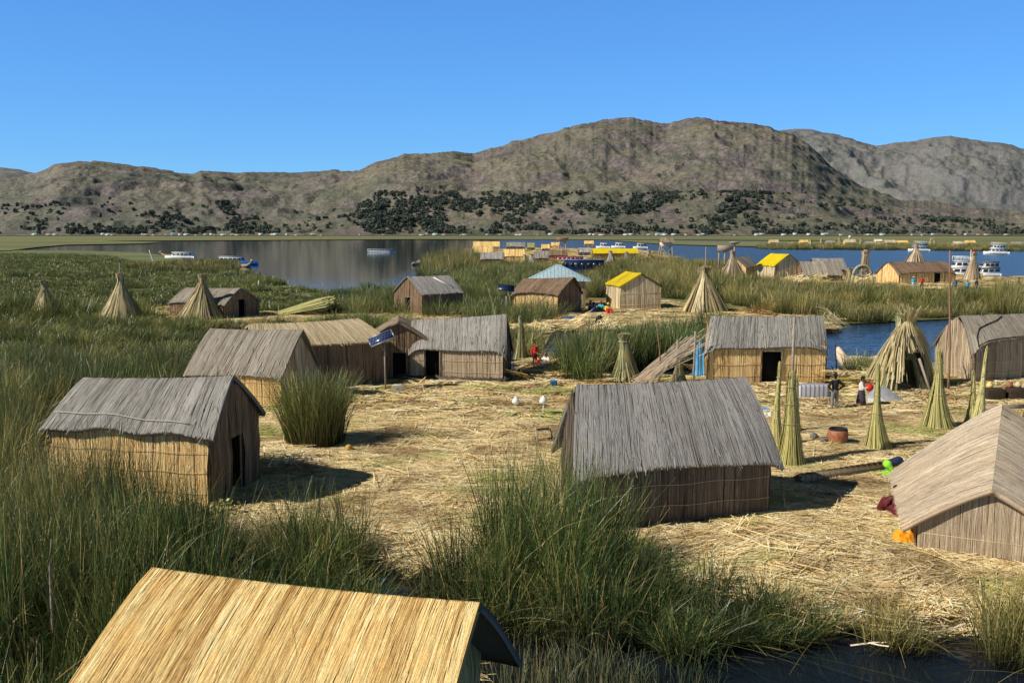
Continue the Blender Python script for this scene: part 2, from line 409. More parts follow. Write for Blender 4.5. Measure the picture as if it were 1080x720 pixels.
def pip(x, y, poly):
    x = np.asarray(x); y = np.asarray(y); inside = np.zeros(x.shape, bool); n = len(poly)
    for i in range(n):
        x1, y1 = poly[i]; x2, y2 = poly[(i + 1) % n]
        c = ((y1 > y) != (y2 > y)) & (x < (x2 - x1) * (y - y1) / ((y2 - y1) + 1e-12) + x1)
        inside ^= c
    return inside
def pdist(x, y, poly):                      # distance to polygon outline
    d = np.full(np.shape(x), 1e9)
    for i in range(len(poly)):
        x1, y1 = poly[i]; x2, y2 = poly[(i + 1) % len(poly)]
        l2 = (x2 - x1) ** 2 + (y2 - y1) ** 2 + 1e-9
        t = np.clip(((x - x1) * (x2 - x1) + (y - y1) * (y2 - y1)) / l2, 0, 1)
        d = np.minimum(d, np.hypot(x - x1 - t * (x2 - x1), y - y1 - t * (y2 - y1)))
    return d
def wpoly(pl, z=G): return [(W(a, b, z).x, W(a, b, z).y) for a, b in pl]

# ------------------------------------------------------------------ islands of straw
FOOT = []        # footprints of huts, kept clear of reeds
ISL = {}
BUMPS = [(*W(a, b)[:2], r, h) for a, b, r, h in [(845,582,1.6,.30),(960,600,1.2,.22),(780,600,1.3,.2),(500,520,2.5,.12),(590,398,.9,.25),(300,490,1.2,.3),(910,408,1.0,.3)]]
def island(name, px, label, res=0.4, z=G, mound=0.10, kind='structure'):
    poly = wpoly(px, z)
    xs = [p[0] for p in poly]; ys = [p[1] for p in poly]
    nx = int((max(xs) - min(xs) + 4) / res); ny = int((max(ys) - min(ys) + 4) / res)
    X, Y = np.meshgrid(np.linspace(min(xs) - 2, max(xs) + 2, nx), np.linspace(min(ys) - 2, max(ys) + 2, ny))
    ISL[name] = (poly, z, mound)
    Z = hgt(X, Y, name)
    V = np.stack([X, Y, Z], -1).reshape(-1, 3)
    i = np.arange(ny - 1)[:, None] * nx + np.arange(nx - 1)[None, :]
    q = np.stack([i, i + 1, i + nx + 1, i + nx], -1).reshape(-1, 4)
    keep = (V[q][:, :, 2].max(1) > -0.25)
    mb = MB().add(V, q[keep]); o = mb.obj(name, M['ground'], smooth=True)
    tag(o, label, 'ground', kind=kind); return o
def hgt(X, Y, name):
    poly, z, mound = ISL[name]
    d = pdist(X, Y, poly); ins = pip(X, Y, poly); sd = np.where(ins, d, -d)
    sd = sd + (vnoise(X * .8, Y * .8) - .5) * 1.2
    e = np.clip(sd / 1.0 + .35, -1, 1)
    zz = np.where(e > 0, z * (1 - (1 - e) ** 2), e * .5)
    if name == 'straw_island':
        for (bx, by, br, bh) in BUMPS: zz = zz + bh * np.exp(-((X - bx) ** 2 + (Y - by) ** 2) / br ** 2) * np.clip(sd, 0, 1)
    return zz + mound * (fbm(X * .45 + 5, Y * .45, 3) - .5) * 2 * np.clip(sd, 0, 1)

PX_MAIN = [(-40,500),(40,470),(120,440),(180,412),(330,404),(430,398),(545,398),(570,378),(610,374),(620,400),(720,400),(745,392),(860,392),(875,400),(925,392),(1010,388),(1260,388),(1300,700),
           (1080,648),(1000,640),(925,632),(880,650),(820,628),(700,615),(600,600),(520,606),(450,600),(380,575),(300,565),(120,560),(-30,545)]
PX_MID = [(560,352),(590,342),(640,350),(700,346),(770,352),(800,345),(880,346),(885,338),(830,334),(770,325),(700,318),(600,318),(520,322),(470,322),(400,330),(250,330),(160,326),(150,340),(240,345),(430,341),(500,350)]
island('straw_island', PX_MAIN, 'trampled golden straw ground of the nearest floating island', .3)
island('straw_islet', PX_MID, 'straw ground of the second island with the yellow roofed hut', .7)
island('far_straw_islet', [(930,302),(1040,304),(1090,302),(1120,296),(1000,290),(900,292),(830,294),(790,292),(800,298),(870,299)], 'straw ground around the far pavilion', 1.5)
island('cluster_islet', [(484,268),(520,264),(560,262.5),(640,262.5),(690,266),(700,278),(600,284),(480,284)], 'low straw ground under the far cluster of huts', 2.0)
island('front_straw_bank', [(60,1100),(40,760),(110,690),(300,660),(455,672),(490,740),(500,1100)], 'straw bank under the front hut', .5)

# water and marsh sheets
def sheet(name, pts, z, mat, label, cat):
    mb = MB(); V = [(x, y, z) for x, y in pts]
    me = bpy.data.meshes.new(name); me.from_pydata(V, [], [list(range(len(V)))]); me.materials.append(mat)
    o = bpy.data.objects.new(name, me); COL.objects.link(o); return tag(o, label, cat, kind='structure')
sheet('lake_water', [(-9000, -300), (9000, -300), (9000, 9000), (-9000, 9000)], 0, M['water'], 'lake water, calm and grey on the left, ruffled blue on the right', 'water')
def clipfar(px, z=.3): return wpoly(px, z)
PX_LEFT = [(-900,264),(-100,263),(60,264),(150,266),(200,274),(262,287),(300,300),(345,306),(400,308),(440,312),(500,318),(560,326),(600,334),(560,345),(430,338),(160,340),(180,405),(60,445),(-60,500),(-400,520),(-900,420)]
PX_RIGHT = [(600,332),(590,300),(620,284),(680,276),(760,278),(800,287),(900,291),(1000,294),(1060,292),(1085,300),(1300,300),(1300,332),(1100,334),(1000,336),(900,341),(800,336),(700,322)]
def marsh(name, px, z, label, far=False):
    poly = wpoly(px, z); return sheet(name, poly, z, M['marsh_far'] if far else M['marsh'], label, 'ground')
marsh('marsh', PX_LEFT, .10, 'low wet marsh under the reeds on the left')
marsh('marsh_bank', PX_RIGHT, .104, 'low wet marsh under the reeds on the right')
Yb = lambda py: W(540, py, .5).y
sheet('far_marsh', [(-4200, 2600), (-1500, 1050), (-420, 900), (-100, 1150), (200, 1050), (520, 700), (1400, 640), (4200, 2600)], .5, M['marsh_far'], 'flat green marsh along the far shore', 'ground')
sheet('far_marsh_strip', wpoly([(-300,253.5),(-100,252.6),(60,253.2),(170,255.2),(150,256.8),(70,258),(40,260.5),(10,264),(-500,268)], .45), .45, M['marsh_far'], 'green marsh strip across the bay on the left', 'ground')
sheet('far_reed_strip', wpoly([(640,253),(760,254.2),(1300,254.5),(1300,262),(1080,262.5),(900,261.5),(800,260),(740,258.6),(690,256.8)], .45), .454, M['marsh_far'], 'yellow green reed strip behind the far blue water', 'ground')

# ------------------------------------------------------------------ standing reeds
def clump(nb, rad, h0, h1, w, bend=.35, lean=.25, seg=4, dry=.12, spread=1.0):
    mb = MB(); n = nb
    a = RNG.random(n) * 2 * np.pi; r = np.sqrt(RNG.random(n)) * rad
    bx, by = r * np.cos(a), r * np.sin(a)
    h = h0 + (h1 - h0) * RNG.random(n) ** .7
    la = a + RNG.normal(0, .9, n); l = np.abs(RNG.normal(0, lean, n)) * (.5 + spread * r / rad) * h * .6
    be = np.abs(RNG.normal(0, bend, n)) * h * .35
    kk = np.linspace(0, 1, seg + 1)
    C = np.zeros((n, seg + 1, 3))
    for j, t in enumerate(kk):
        dd = l * t + be * t ** 2.6
        C[:, j, 0] = bx + np.cos(la) * dd; C[:, j, 1] = by + np.sin(la) * dd
        C[:, j, 2] = h * t - be * .35 * t ** 3
    da = RNG.random(n) * 2 * np.pi
    D = np.stack([np.cos(da), np.sin(da), np.zeros(n)], 1)
    ww = (w * (.6 + .8 * RNG.random(n)))[:, None] * (1 - .75 * kk ** 2)[None, :]
    tint = np.where(RNG.random(n) < dry, .75 + .25 * RNG.random(n), .62 * RNG.random(n))
    mb.strips(C, D, ww, tint); return mb
NEAR = [clump(100, .45, .9, 2.3, .017, seg=4, dry=.14, lean=.3) for _ in range(4)] + [clump(70, .4, .8, 2.0, .018, bend=1.3, lean=.55, seg=5, dry=.34) for _ in range(3)]
MIDR = [clump(95, .75, .9, 2.3, .034, seg=3, dry=.10, lean=.3) for _ in range(5)] + [clump(70, .7, .7, 2.0, .036, bend=1.1, lean=.5, seg=4, dry=.25) for _ in range(2)]
FARR = [clump(130, 2.2, 1.1, 2.0, .085, seg=2, dry=.08, lean=.18) for _ in range(4)]
SPARSE = [clump(26, .5, .9, 2.0, .015, bend=.15, lean=.16, seg=3, dry=.10) for _ in range(4)]

def infoot(x, y, m=.3):
    out = np.zeros(x.shape, bool)
    for (cx, cy, rz, hx, hy) in FOOT:
        c, s = math.cos(rz), math.sin(rz); dx, dy = x - cx, y - cy
        out |= (np.abs(dx * c + dy * s) < hx + m) & (np.abs(-dx * s + dy * c) < hy + m)
    return out
def sample(poly, dens, maxn=60000):
    xs = [p[0] for p in poly]; ys = [p[1] for p in poly]
    A = (max(xs) - min(xs)) * (max(ys) - min(ys)); n = int(min(A * dens, maxn * 4))
    x = RNG.uniform(min(xs), max(xs), n); y = RNG.uniform(min(ys), max(ys), n)
    k = pip(x, y, poly); return x[k], y[k]
def reeds(name, px, dens, protos, mat, label, z=0.05, s=(.8, 1.15), hs=None, excl=(), patch=0, zfun=None, margin=.3, ragged=0, grad=None):
    poly = wpoly(px, z + .2); x, y = sample(poly, dens)
    k = ~infoot(x, y, margin)
    for e in excl: k &= ~pip(x, y, wpoly(e, G))
    if patch: k &= fbm(x * .25 + 3, y * .25, 3) > patch
    x, y = x[k], y[k]; n = len(x)
    # stay within the camera's neighbourhood: a generous wedge
    k = np.abs(x) < 0.70 * y + 9; x, y = x[k], y[k]; n = len(x)
    sc = RNG.uniform(*s, n); hh = np.clip(.95 + 1.6 * (fbm(x * .22 + 7, y * .22, 3, .6) - .5) + 1.5 * (fbm(x * .07 + 3, y * .05, 2) - .5), .3, 1.7)
    if hs: hh = hh * hs
    if grad is not None: hh = hh * grad(x, y)
    scl = np.stack([sc, sc, sc * hh], 1)
    rot = np.stack([RNG.normal(0, .11, n), RNG.normal(0, .11, n), RNG.uniform(0, 6.28, n)], 1)
    zz = np.full(n, z) if zfun is None else zfun(x, y)
    return scatter(name, protos, np.stack([x, y, zz], 1), rot, scl, mat, label, 'reeds')

# ------------------------------------------------------------------ huts
def hut(name, label, cx, cy, rz, L, We, zr, ze, roof='grey', wall='wall', roofB=None, wallins=(.16, .26), door=None, droop=.25, dn=6,
        zr1=None, ze1=None, We1=None, sag=.05, d=None, group=None, scal=0.0, ties=2, wh=None, gdoor=False, gz=G, wallB=None, base=None, pitch=1.14, rag=.028, bulge=.05, ex=(0, 0), smin=.024, gmat=None, band=.25, var=.15, bf=2.2):
    """local x runs along the ridge, local -y is the front. index 1 = the +x end."""
    d = d or math.hypot(cx, cy)
    root = empty(name, (cx, cy, gz), rz, label, 'hut', group)
    zr1 = zr if zr1 is None else zr1; ze1 = ze if ze1 is None else ze1; We1 = We if We1 is None else We1
    FOOT.append((cx, cy, rz, L / 2 - .2, max(We, We1) - .2))
    sw = max(smin, .85 * d / 1050)
    ph = random.random() * 9
    def S(u, v, side, off=0.0):
        u = np.asarray(u, float); v = np.asarray(v, float)
        zr_ = zr + (zr1 - zr) * u; ze_ = ze + (ze1 - ze) * u; we = We + (We1 - We) * u
        c = np.abs(2 * u - 1)
        zr_ = zr_ - sag * (1 - c ** 2)
        x = (u - .5) * L + (v * (ex[0] * (1 - u) + ex[1] * u) if side < 0 else 0 * v)
        y = side * we * v * (1 - .05 * droop * c ** dn * v)
        z = zr_ - (zr_ - ze_) * (v ** pitch) - droop * c ** dn * v ** 2.2 + scal * np.sin(u * 17 + ph) * v ** 3 * .5 - .03 * np.sin(u * 9 + ph) * v
        nrm = np.stack([np.zeros_like(z), side * (zr_ - ze_), we + 0 * z], -1); nrm /= np.linalg.norm(nrm, axis=-1, keepdims=True)
        return np.stack([x, y + 0 * z, z], -1) + nrm * off
    # --- roof: a mat slab with strands laid down the slope
    def roof_mesh(side, mat):
        mb = MB(); nu, nv = 26, 9
        U, Vv = np.meshgrid(np.linspace(0, 1, nu), np.linspace(0, 1, nv))
        top = S(U, Vv, side, -.012).reshape(-1, 3); bot = S(U, Vv, side, -.13).reshape(-1, 3)
        i = np.arange(nv - 1)[:, None] * nu + np.arange(nu - 1)[None, :]
        q = np.stack([i, i + 1, i + nu + 1, i + nu], -1).reshape(-1, 4); m = nu * nv
        edge = []
        for a in range(nu - 1): edge += [[(nv - 1) * nu + a, (nv - 1) * nu + a + 1, m + (nv - 1) * nu + a + 1, m + (nv - 1) * nu + a], [a, a + 1, m + a + 1, m + a]]
        for a in range(nv - 1): edge += [[a * nu, (a + 1) * nu, m + (a + 1) * nu, m + a * nu], [a * nu + nu - 1, (a + 1) * nu + nu - 1, m + (a + 1) * nu + nu - 1, m + a * nu + nu - 1]]
        mb.add(np.concatenate([top, bot]), np.concatenate([q, q[:, ::-1] + m, np.array(edge)]), tint=(.12, .5, 0))
        n = int(L / sw * 2.9)
        u0 = RNG.random(n); w = sw * RNG.uniform(.45, 1.1, n); k = 8
        wd = w / L / 2; u0 = np.clip(u0, wd, 1 - wd)
        v1 = 1 + RNG.normal(0, .4, n) * rag; v0 = np.where(RNG.random(n) < .75, -.01, RNG.uniform(0, .5, n))
        kk = np.linspace(0, 1, k)[None, :]
        vv = v0[:, None] + (v1 - v0)[:, None] * kk
        sk = RNG.normal(0, .10 / L, n)[:, None] * kk
        uu = np.clip(u0[:, None] + sk, 0, 1)
        off = RNG.uniform(.0, .007, n)[:, None] + .003 * np.sin(kk * 7 + u0[:, None] * 60)
        C = S(uu, np.maximum(vv, 0), side, 0) ; nrm = S(uu, np.maximum(vv, 0), side, 1) - C
        C = C + nrm * off[..., None]
        over = np.minimum(vv, 0); C[..., 1] += side * over * 1.0
        tl = RNG.normal(0, .07, n)
        eps = np.where(uu > .5, -.02, .02); T_ = (S(uu + eps, np.maximum(vv, 0), side, 0) - S(uu, np.maximum(vv, 0), side, 0)) / eps[..., None]
        T_ = T_ / np.linalg.norm(T_, axis=-1, keepdims=True)
        D = T_ * np.cos(tl)[:, None, None] + nrm * np.sin(tl)[:, None, None]
        # colour runs in bands of neighbouring strands
        t = np.clip(.5 + band * (vnoise(u0 * L * bf + ph, u0 * 0 + side) - .5) + RNG.normal(0, var, n), .05, 1)
        mb.strips(C, D, np.repeat(w[:, None], k, 1) * (1 - .15 * kk), t)
        # stray stalks lifting from the mat, most of them at the eave and the ends
        n2 = int(L * 9); u2 = RNG.random(n2); v2 = RNG.beta(2.2, .8, n2); P_ = S(u2, v2, side, .02); Nn = S(u2, v2, side, 1.02) - P_
        dn_ = S(u2, np.minimum(v2 + .02, 1.02), side, .02) - P_; dn_ /= np.linalg.norm(dn_, axis=1, keepdims=True) + 1e-9
        l2 = RNG.uniform(.12, .45, n2)[:, None]; dr_ = dn_ + Nn * RNG.uniform(.02, .35, n2)[:, None] + np.stack([RNG.normal(0, .3, n2), 0 * u2, 0 * u2], 1)
        C2 = np.stack([P_ - dr_ * l2 * .3, P_ + dr_ * l2 * .4, P_ + dr_ * l2 - np.array([0, 0, .03])], 1)
        mb.strips(C2, np.tile(np.array([[1., 0, 0]]), (n2, 1)), np.full((n2, 3), sw * .6), np.clip(RNG.normal(.6, .25, n2), .05, 1))
        return mb.obj('roof', M[mat], root)
    roof_mesh(-1, roof); roof_mesh(1, roofB or roof)
    # --- walls
    ix, iy = wallins
    hx = L / 2 - ix
    def wy(u): return We + (We1 - We) * u - iy
    def ztop(x, yf, side):        # underside of the roof above a wall point
        u = np.clip(x / L + .5, .02, .98); we = We + (We1 - We) * u
        return S(u, np.clip(np.abs(yf) / we, 0, 1), side, -.13)[..., 2]
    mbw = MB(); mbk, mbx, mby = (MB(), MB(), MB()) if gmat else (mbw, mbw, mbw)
    def wall_run(P0, P1, topf, mbt, skip=None, tone=0, solid=True):
        P0 = np.array(P0, float); P1 = np.array(P1, float); Lw = np.linalg.norm(P1 - P0); dr = (P1 - P0) / Lw; nr = np.array([dr[1], -dr[0]])
        # solid core
        m_ = 24; s_ = np.linspace(0, 1, m_ + 1)
        for a, b in zip(s_[:-1], s_[1:]):
            mid = (a + b) / 2
            if skip and skip[0] < mid < skip[1]:
                lo = skip[2]
            else: lo = 0
            pa, pb = P0 + dr * a * Lw - nr * .03, P0 + dr * b * Lw - nr * .03
            za, zb = float(topf(pa[0], pa[1])), float(topf(pb[0], pb[1]))
            if min(za, zb) <= lo: continue
            mbt.add([(pa[0], pa[1], lo), (pb[0], pb[1], lo), (pb[0], pb[1], zb), (pa[0], pa[1], za)], [[0, 1, 2, 3]], tint=(.24, .5, 0))
        n = int(Lw / sw * 2.7); a = RNG.random(n)
        if skip:
            lo = np.where((a > skip[0]) & (a < skip[1]), skip[2], 0.0)
        else: lo = np.zeros(n)
        X = P0[None] + dr[None] * (a * Lw)[:, None]
        zt = np.array([float(topf(p[0], p[1])) for p in X]); kp = zt > lo + .15
        a, X, zt, lo = a[kp], X[kp], zt[kp], lo[kp]; n = len(a)
        if n == 0: return
        k = 6; kk = np.linspace(0, 1, k)[None, :]
        z0 = lo - .05 * (lo == 0) * RNG.random(n); z1 = zt * (1 - .05 * RNG.random(n))
        Z = z0[:, None] + (z1 - z0)[:, None] * kk
        off = RNG.uniform(0, .012, n)[:, None] + bulge * np.sin(np.clip(Z / 2.2, 0, 1) * np.pi) + .02 * np.sin(Z * 6) + .02 * (1 - kk)
        lean = RNG.normal(0, .02, n)[:, None] * Z
        C = np.stack([X[:, 0][:, None] + nr[0] * off + dr[0] * lean, X[:, 1][:, None] + nr[1] * off + dr[1] * lean, Z], -1)
        tl = RNG.normal(0, .15, n); D = np.stack([dr[0] * np.cos(tl) + nr[0] * np.sin(tl), dr[1] * np.cos(tl) + nr[1] * np.sin(tl), 0 * tl], 1)
        w = sw * RNG.uniform(.5, 1.3, n)
        t = np.clip(.52 + RNG.normal(0, .24, n) + .25 * (vnoise(a * 9 + ph, a * 0) - .5) + tone, .03, 1)
        mbt.strips(C, D, np.repeat(w[:, None], k, 1), t)
    mt = lambda sd: (lambda x, y: ztop(x, y, sd))
    gt = lambda x, y: ztop(x, y, -1 if y < 0 else 1)
    y0, y1 = wy(ix / L), wy(1 - ix / L)
    f0 = (-hx + ex[0] * .8, -y0); f1 = (hx + ex[1] * .8, -y1); b0 = (-hx, y0); b1 = (hx, y1)
    wall_run(f0, f1, mt(-1), mbw, skip=door if door and not gdoor else None)
    wall_run(b1, b0, mt(1), mbk)
    wall_run(b0, f0, gt, mbx, skip=door if gdoor == -1 else None)
    wall_run(f1, b1, gt, mby, skip=door if gdoor == 1 else None)
    wo = mbw.obj('wall', M[wall], root)
    if gmat: mbk.obj('wall', M[wall], root); mbx.obj('gable', M[gmat], root); mby.obj('gable', M[gmat], root)  # gables get darker reed: browner tone plus their shade painted in
    # near black panel behind the doorway paints in the shade within
    if door:
        dm = MB()
        if gdoor == 1: a = hx; p = y1; dm.box((a - .30, -p + (door[0] + door[1]) * p, door[2] / 2), (.04, (door[1] - door[0]) * 2 * p + .3, door[2]))
        elif gdoor == -1: a = hx; p = y0; dm.box((-a + .30, p - (door[0] + door[1]) * p, door[2] / 2), (.04, (door[1] - door[0]) * 2 * p + .3, door[2]))
        else:
            m_ = (door[0] + door[1]) / 2; dm.box((f0[0] + m_ * (f1[0] - f0[0]), -y0 + .32, door[2] / 2), ((door[1] - door[0]) * 2 * hx + .3, .04, door[2]))
        dm.obj('doorway', M['dark'], wo)
        fm = MB(); pr_ = .045
        if gdoor: ax_ = gdoor * (hx + .04); e0 = (-1 if gdoor == 1 else 1) * p; q0 = [(ax_, e0 - 2 * e0 * door[i_]) for i_ in (0, 1)]
        else: q0 = [(f0[0] + door[i_] * (f1[0] - f0[0]), -y0 - .07 - bulge) for i_ in (0, 1)]
        fm.tube([(*q0[0], 0), (*q0[0], door[2]), (*q0[1], door[2]), (*q0[1], 0)], pr_, 6); fm.obj('door_frame', M['wood'], wo)
    # cords tied round the mats
    if ties and d < 130:
        for kx in range(ties):
            zz = .55 + kx * .62
            if zz > ze - .15: continue
            mb = MB(); cw = max(.008, sw * .22)
            pts = []; q = (f0[0], -y0 - .05 - bulge), (f1[0], -y1 - .05 - bulge)
            m_ = 28
            for i in range(m_ + 1):
                s_ = i / m_
                if door and not gdoor and door[0] < s_ < door[1] and zz < door[2]:
                    if len(pts) > 1: mb.tube(pts, cw, 5); mb.obj('tie_cord', M['pale'], wo); mb = MB()
                    pts = []; continue
                pts.append((q[0][0] + (q[1][0] - q[0][0]) * s_, q[0][1] + (q[1][1] - q[0][1]) * s_, zz + .02 * math.sin(s_ * 19 + kx)))
            if len(pts) > 1: mb.tube(pts, cw, 5)
            if mb.n: mb.obj('tie_cord', M['pale'] if wall != 'wall_brown' else M[wall], wo)
            for sx, py_ in ((1, y1), (-1, y0)):
                mb = MB(); yy = py_ * .98
                mb.tube([(sx * (hx + .055) + ex[sx > 0] * .8, -yy, zz), (sx * (hx + .055), yy, zz)], cw, 5)
                if not (gdoor): mb.obj('tie_cord', M['pale'], wo)
    if base:
        mb = MB(); bx, by, bz = base
        n = int(bx * 60)
        a = RNG.random(n) * bx - bx / 2; zz = RNG.random(n) * bz
        C = np.zeros((n, 3, 3))
        for j, tt in enumerate((0, .5, 1)):
            C[:, j, 0] = a + RNG.normal(0, .05, n); C[:, j, 1] = -by / 2 - .2 * tt * (1 - zz / bz) - .02; C[:, j, 2] = zz * (1 - .25 * tt) - .1
        C[:, 0, 1] += .25; C[:, 0, 2] += .12
        D = np.tile(np.array([[1, 0, 0.]]), (n, 1)); mb.strips(C, D, np.full((n, 3), .04), np.clip(RNG.normal(.35, .25, n), 0, 1))
        mb.box((0, 0, bz / 2 - .1), (bx - .1, by, bz), tint=(.2, .5, 0)); mb.obj('straw_plinth', M['wall_grey'], root)
    return root

def hut_px(name, label, rL, rR, eave_y, base_y, We, over=.24, gz=G, eL=None, eR=None, rot=None, **kw):
    """ridge ends, eave line and wall foot as seen; half width We fixes the depth"""
    mx = (rL[0] + rR[0]) / 2
    b = W(mx, base_y, gz); yb = b.y
    my = (rL[1] + rR[1]) / 2
    zr = WD(mx, my, yb + We - over).z
    ze = WD(mx, eave_y, yb - over).z
    A, B = W(rL[0], rL[1], zr), W(rR[0], rR[1], zr)
    rz = math.atan2(B.y - A.y, B.x - A.x); c = (A + B) / 2
    zA = zB = zr
    if rot is not None:
        rz = R(rot); c = WD(mx, my, yb + We - over); ca, sa = math.cos(rz), math.sin(rz); ends = []
        for q_ in (rL, rR):
            k = ray(*q_); k = k[0] / k[1]; ends.append((k * c.y - c.x) / (ca - k * sa))
        P0 = Vector((c.x + ends[0] * ca, c.y + ends[0] * sa, 0)); P1 = Vector((c.x + ends[1] * ca, c.y + ends[1] * sa, 0))
        A = WD(rL[0], rL[1], P0.y); B = WD(rR[0], rR[1], P1.y); zA, zB = A.z, B.z; A = Vector((A.x, A.y, 0)); B = Vector((B.x, B.y, 0)); c = (A + B) / 2
    hh = kw.pop('wallins', (.16, over)); ex = (0, 0)
    if eL is not None:
        ca, sa = math.cos(rz), math.sin(rz); L_ = (B - A).length; ex = []
        for k_, s_ in ((eL, -1), (eR, 1)):
            k = (k_ - 540) / F / (math.cos(TH) + (360 - eave_y) / F * math.sin(TH))
            xl = (k * (c.y - We * ca) - c.x - We * sa) / (ca - k * sa); ex.append(max(-1.3, min(1.3, xl - s_ * L_ / 2)))
    return hut(name, label, c.x, c.y, rz, (B - A).length, We, zA - gz, ze - gz, zr1=zB - gz, wallins=hh, gz=gz, ex=ex, **kw)

GH = 'reed huts of the island village'
# front hut
A_, B_ = W(160, 598, G + 3.05), W(506, 635, G + 3.05); c_ = (A_ + B_) / 2
hF = hut('reed_hut', 'front hut with bright golden new reed roof, cut by the bottom edge of the photo', c_.x, c_.y, math.atan2(B_.y - A_.y, B_.x - A_.x), (B_ - A_).length, 2.25, 3.05, 1.25,
    roof='gold', roofB='grey_dark', wall='wall', wallins=(.65, .4), droop=.05, d=14, smin=.011, ex=(-.45, 0), band=.75, var=.24, bf=14, group=GH, rag=.03, door=(.3, .55, 1.6), gdoor=1)
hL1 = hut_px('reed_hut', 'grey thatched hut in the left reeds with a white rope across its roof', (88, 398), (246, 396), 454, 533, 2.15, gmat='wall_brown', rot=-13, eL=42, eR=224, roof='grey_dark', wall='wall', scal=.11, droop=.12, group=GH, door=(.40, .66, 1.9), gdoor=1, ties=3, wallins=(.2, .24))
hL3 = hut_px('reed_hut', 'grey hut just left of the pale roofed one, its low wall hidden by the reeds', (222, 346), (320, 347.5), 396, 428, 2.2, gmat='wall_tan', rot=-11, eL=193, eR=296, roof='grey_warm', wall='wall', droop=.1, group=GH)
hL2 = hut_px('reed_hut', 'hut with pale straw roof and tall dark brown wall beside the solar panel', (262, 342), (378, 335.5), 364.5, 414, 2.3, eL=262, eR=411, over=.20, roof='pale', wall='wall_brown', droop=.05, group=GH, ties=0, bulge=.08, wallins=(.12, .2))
pM = W(414, 404)
hM = hut('reed_hut', 'narrow tan hut with gable facing front, squeezed behind the solar panel', pM.x, pM.y + 3.2, R(96), 4.4, 2.1, 3.35, 2.2, roof='wall_tan', wall='wall_brown', group=GH, ties=0, door=(.4, .62, 1.6), gdoor=-1)
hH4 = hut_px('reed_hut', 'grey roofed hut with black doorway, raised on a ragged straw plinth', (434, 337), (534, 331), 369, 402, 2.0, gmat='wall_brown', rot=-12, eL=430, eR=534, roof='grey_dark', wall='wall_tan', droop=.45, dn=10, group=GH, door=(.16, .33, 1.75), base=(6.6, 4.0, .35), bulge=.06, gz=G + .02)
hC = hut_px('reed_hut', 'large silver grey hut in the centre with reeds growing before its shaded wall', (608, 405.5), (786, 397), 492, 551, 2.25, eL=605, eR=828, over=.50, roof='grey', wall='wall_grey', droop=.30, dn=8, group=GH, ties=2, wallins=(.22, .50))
hH5 = hut_px('reed_hut', 'grey roofed hut with golden walls and a central doorway behind the tall sheaves', (750, 333), (868, 332.5), 366, 406, 2.0, eL=743, eR=874, roof='grey_dark', wall='wall', droop=.55, dn=10, group=GH, door=(.44, .62, 1.9), bulge=.06, wallins=(.14, .24))
hR2 = hut_px('reed_hut', 'rounded grey hut at the right edge with black cables on its roof', (1013, 332.5), (1118, 328), 356, 400, 2.2, eL=1028, eR=1140, over=.34, roof='grey_warm', wall='wall_tan', droop=.9, dn=8, group=GH, bulge=.05, wallins=(.2, .34))
pn, pf = W(1046, 516, G + 1.95), W(1057, 426, G + 3.3); c_ = (pn + pf) / 2
hR = hut('reed_hut', 'low bleached hut at the right edge with an orange cloth under its eave', c_.x, c_.y, math.atan2(pf.y - pn.y, pf.x - pn.x), (Vector((pf.x, pf.y)) - Vector((pn.x, pn.y))).length, 2.1, 1.95, .72,
    zr1=3.3, ze1=.95, We1=3.1, roof='pale_grey', wall='wall_tan', droop=.08, d=18, smin=.016, band=.3, group=GH, wallins=(.25, .45), ties=3, rag=.03)
# second row
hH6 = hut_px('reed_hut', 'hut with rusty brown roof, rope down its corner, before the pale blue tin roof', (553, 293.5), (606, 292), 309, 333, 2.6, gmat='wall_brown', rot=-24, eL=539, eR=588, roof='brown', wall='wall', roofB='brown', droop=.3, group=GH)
p = W(674, 327)
hY = hut('reed_hut', 'straw hut whose left roof slope is covered in bright yellow tarp, people sitting before it', p.x - .3, p.y + 3, R(101), 5.6, 2.45, 4.0, 2.6, roof='wall_brown', roofB='yellow', wall='pale', droop=0, group=GH, wallins=(.15, .2), ties=3, pitch=.95)
p = W(450, 332)
hH7 = hut('reed_hut', 'weathered hut with dark doorway and white bar on its roof, overgrown by reeds', p.x, p.y + 2, R(38), 5.2, 2.9, 3.9, 2.2, roof='grey', wall='wall_brown', droop=.1, group=GH, door=(.4, .6, 1.8), gdoor=-1, ties=0)
mb = MB(); mb.box((1.0, -1.25, 3.25), (.16, 2.3, .06), M=Matrix.Rotation(R(28), 3, 'X') @ Matrix.Rotation(R(30), 3, 'Z')); mb.obj('roof_bar', M['white'], hH7)
hH8 = hut_px('reed_hut', 'dark gabled hut standing in the reeds behind a stook at far left', (196, 303), (254, 303.5), 319, 336, 3.0, gmat='wall_brown', rot=-26, eL=177, eR=236, roof='grey_warm', wall='wall_brown', droop=.2, group=GH, door=(.4, .6, 1.8), gdoor=1)
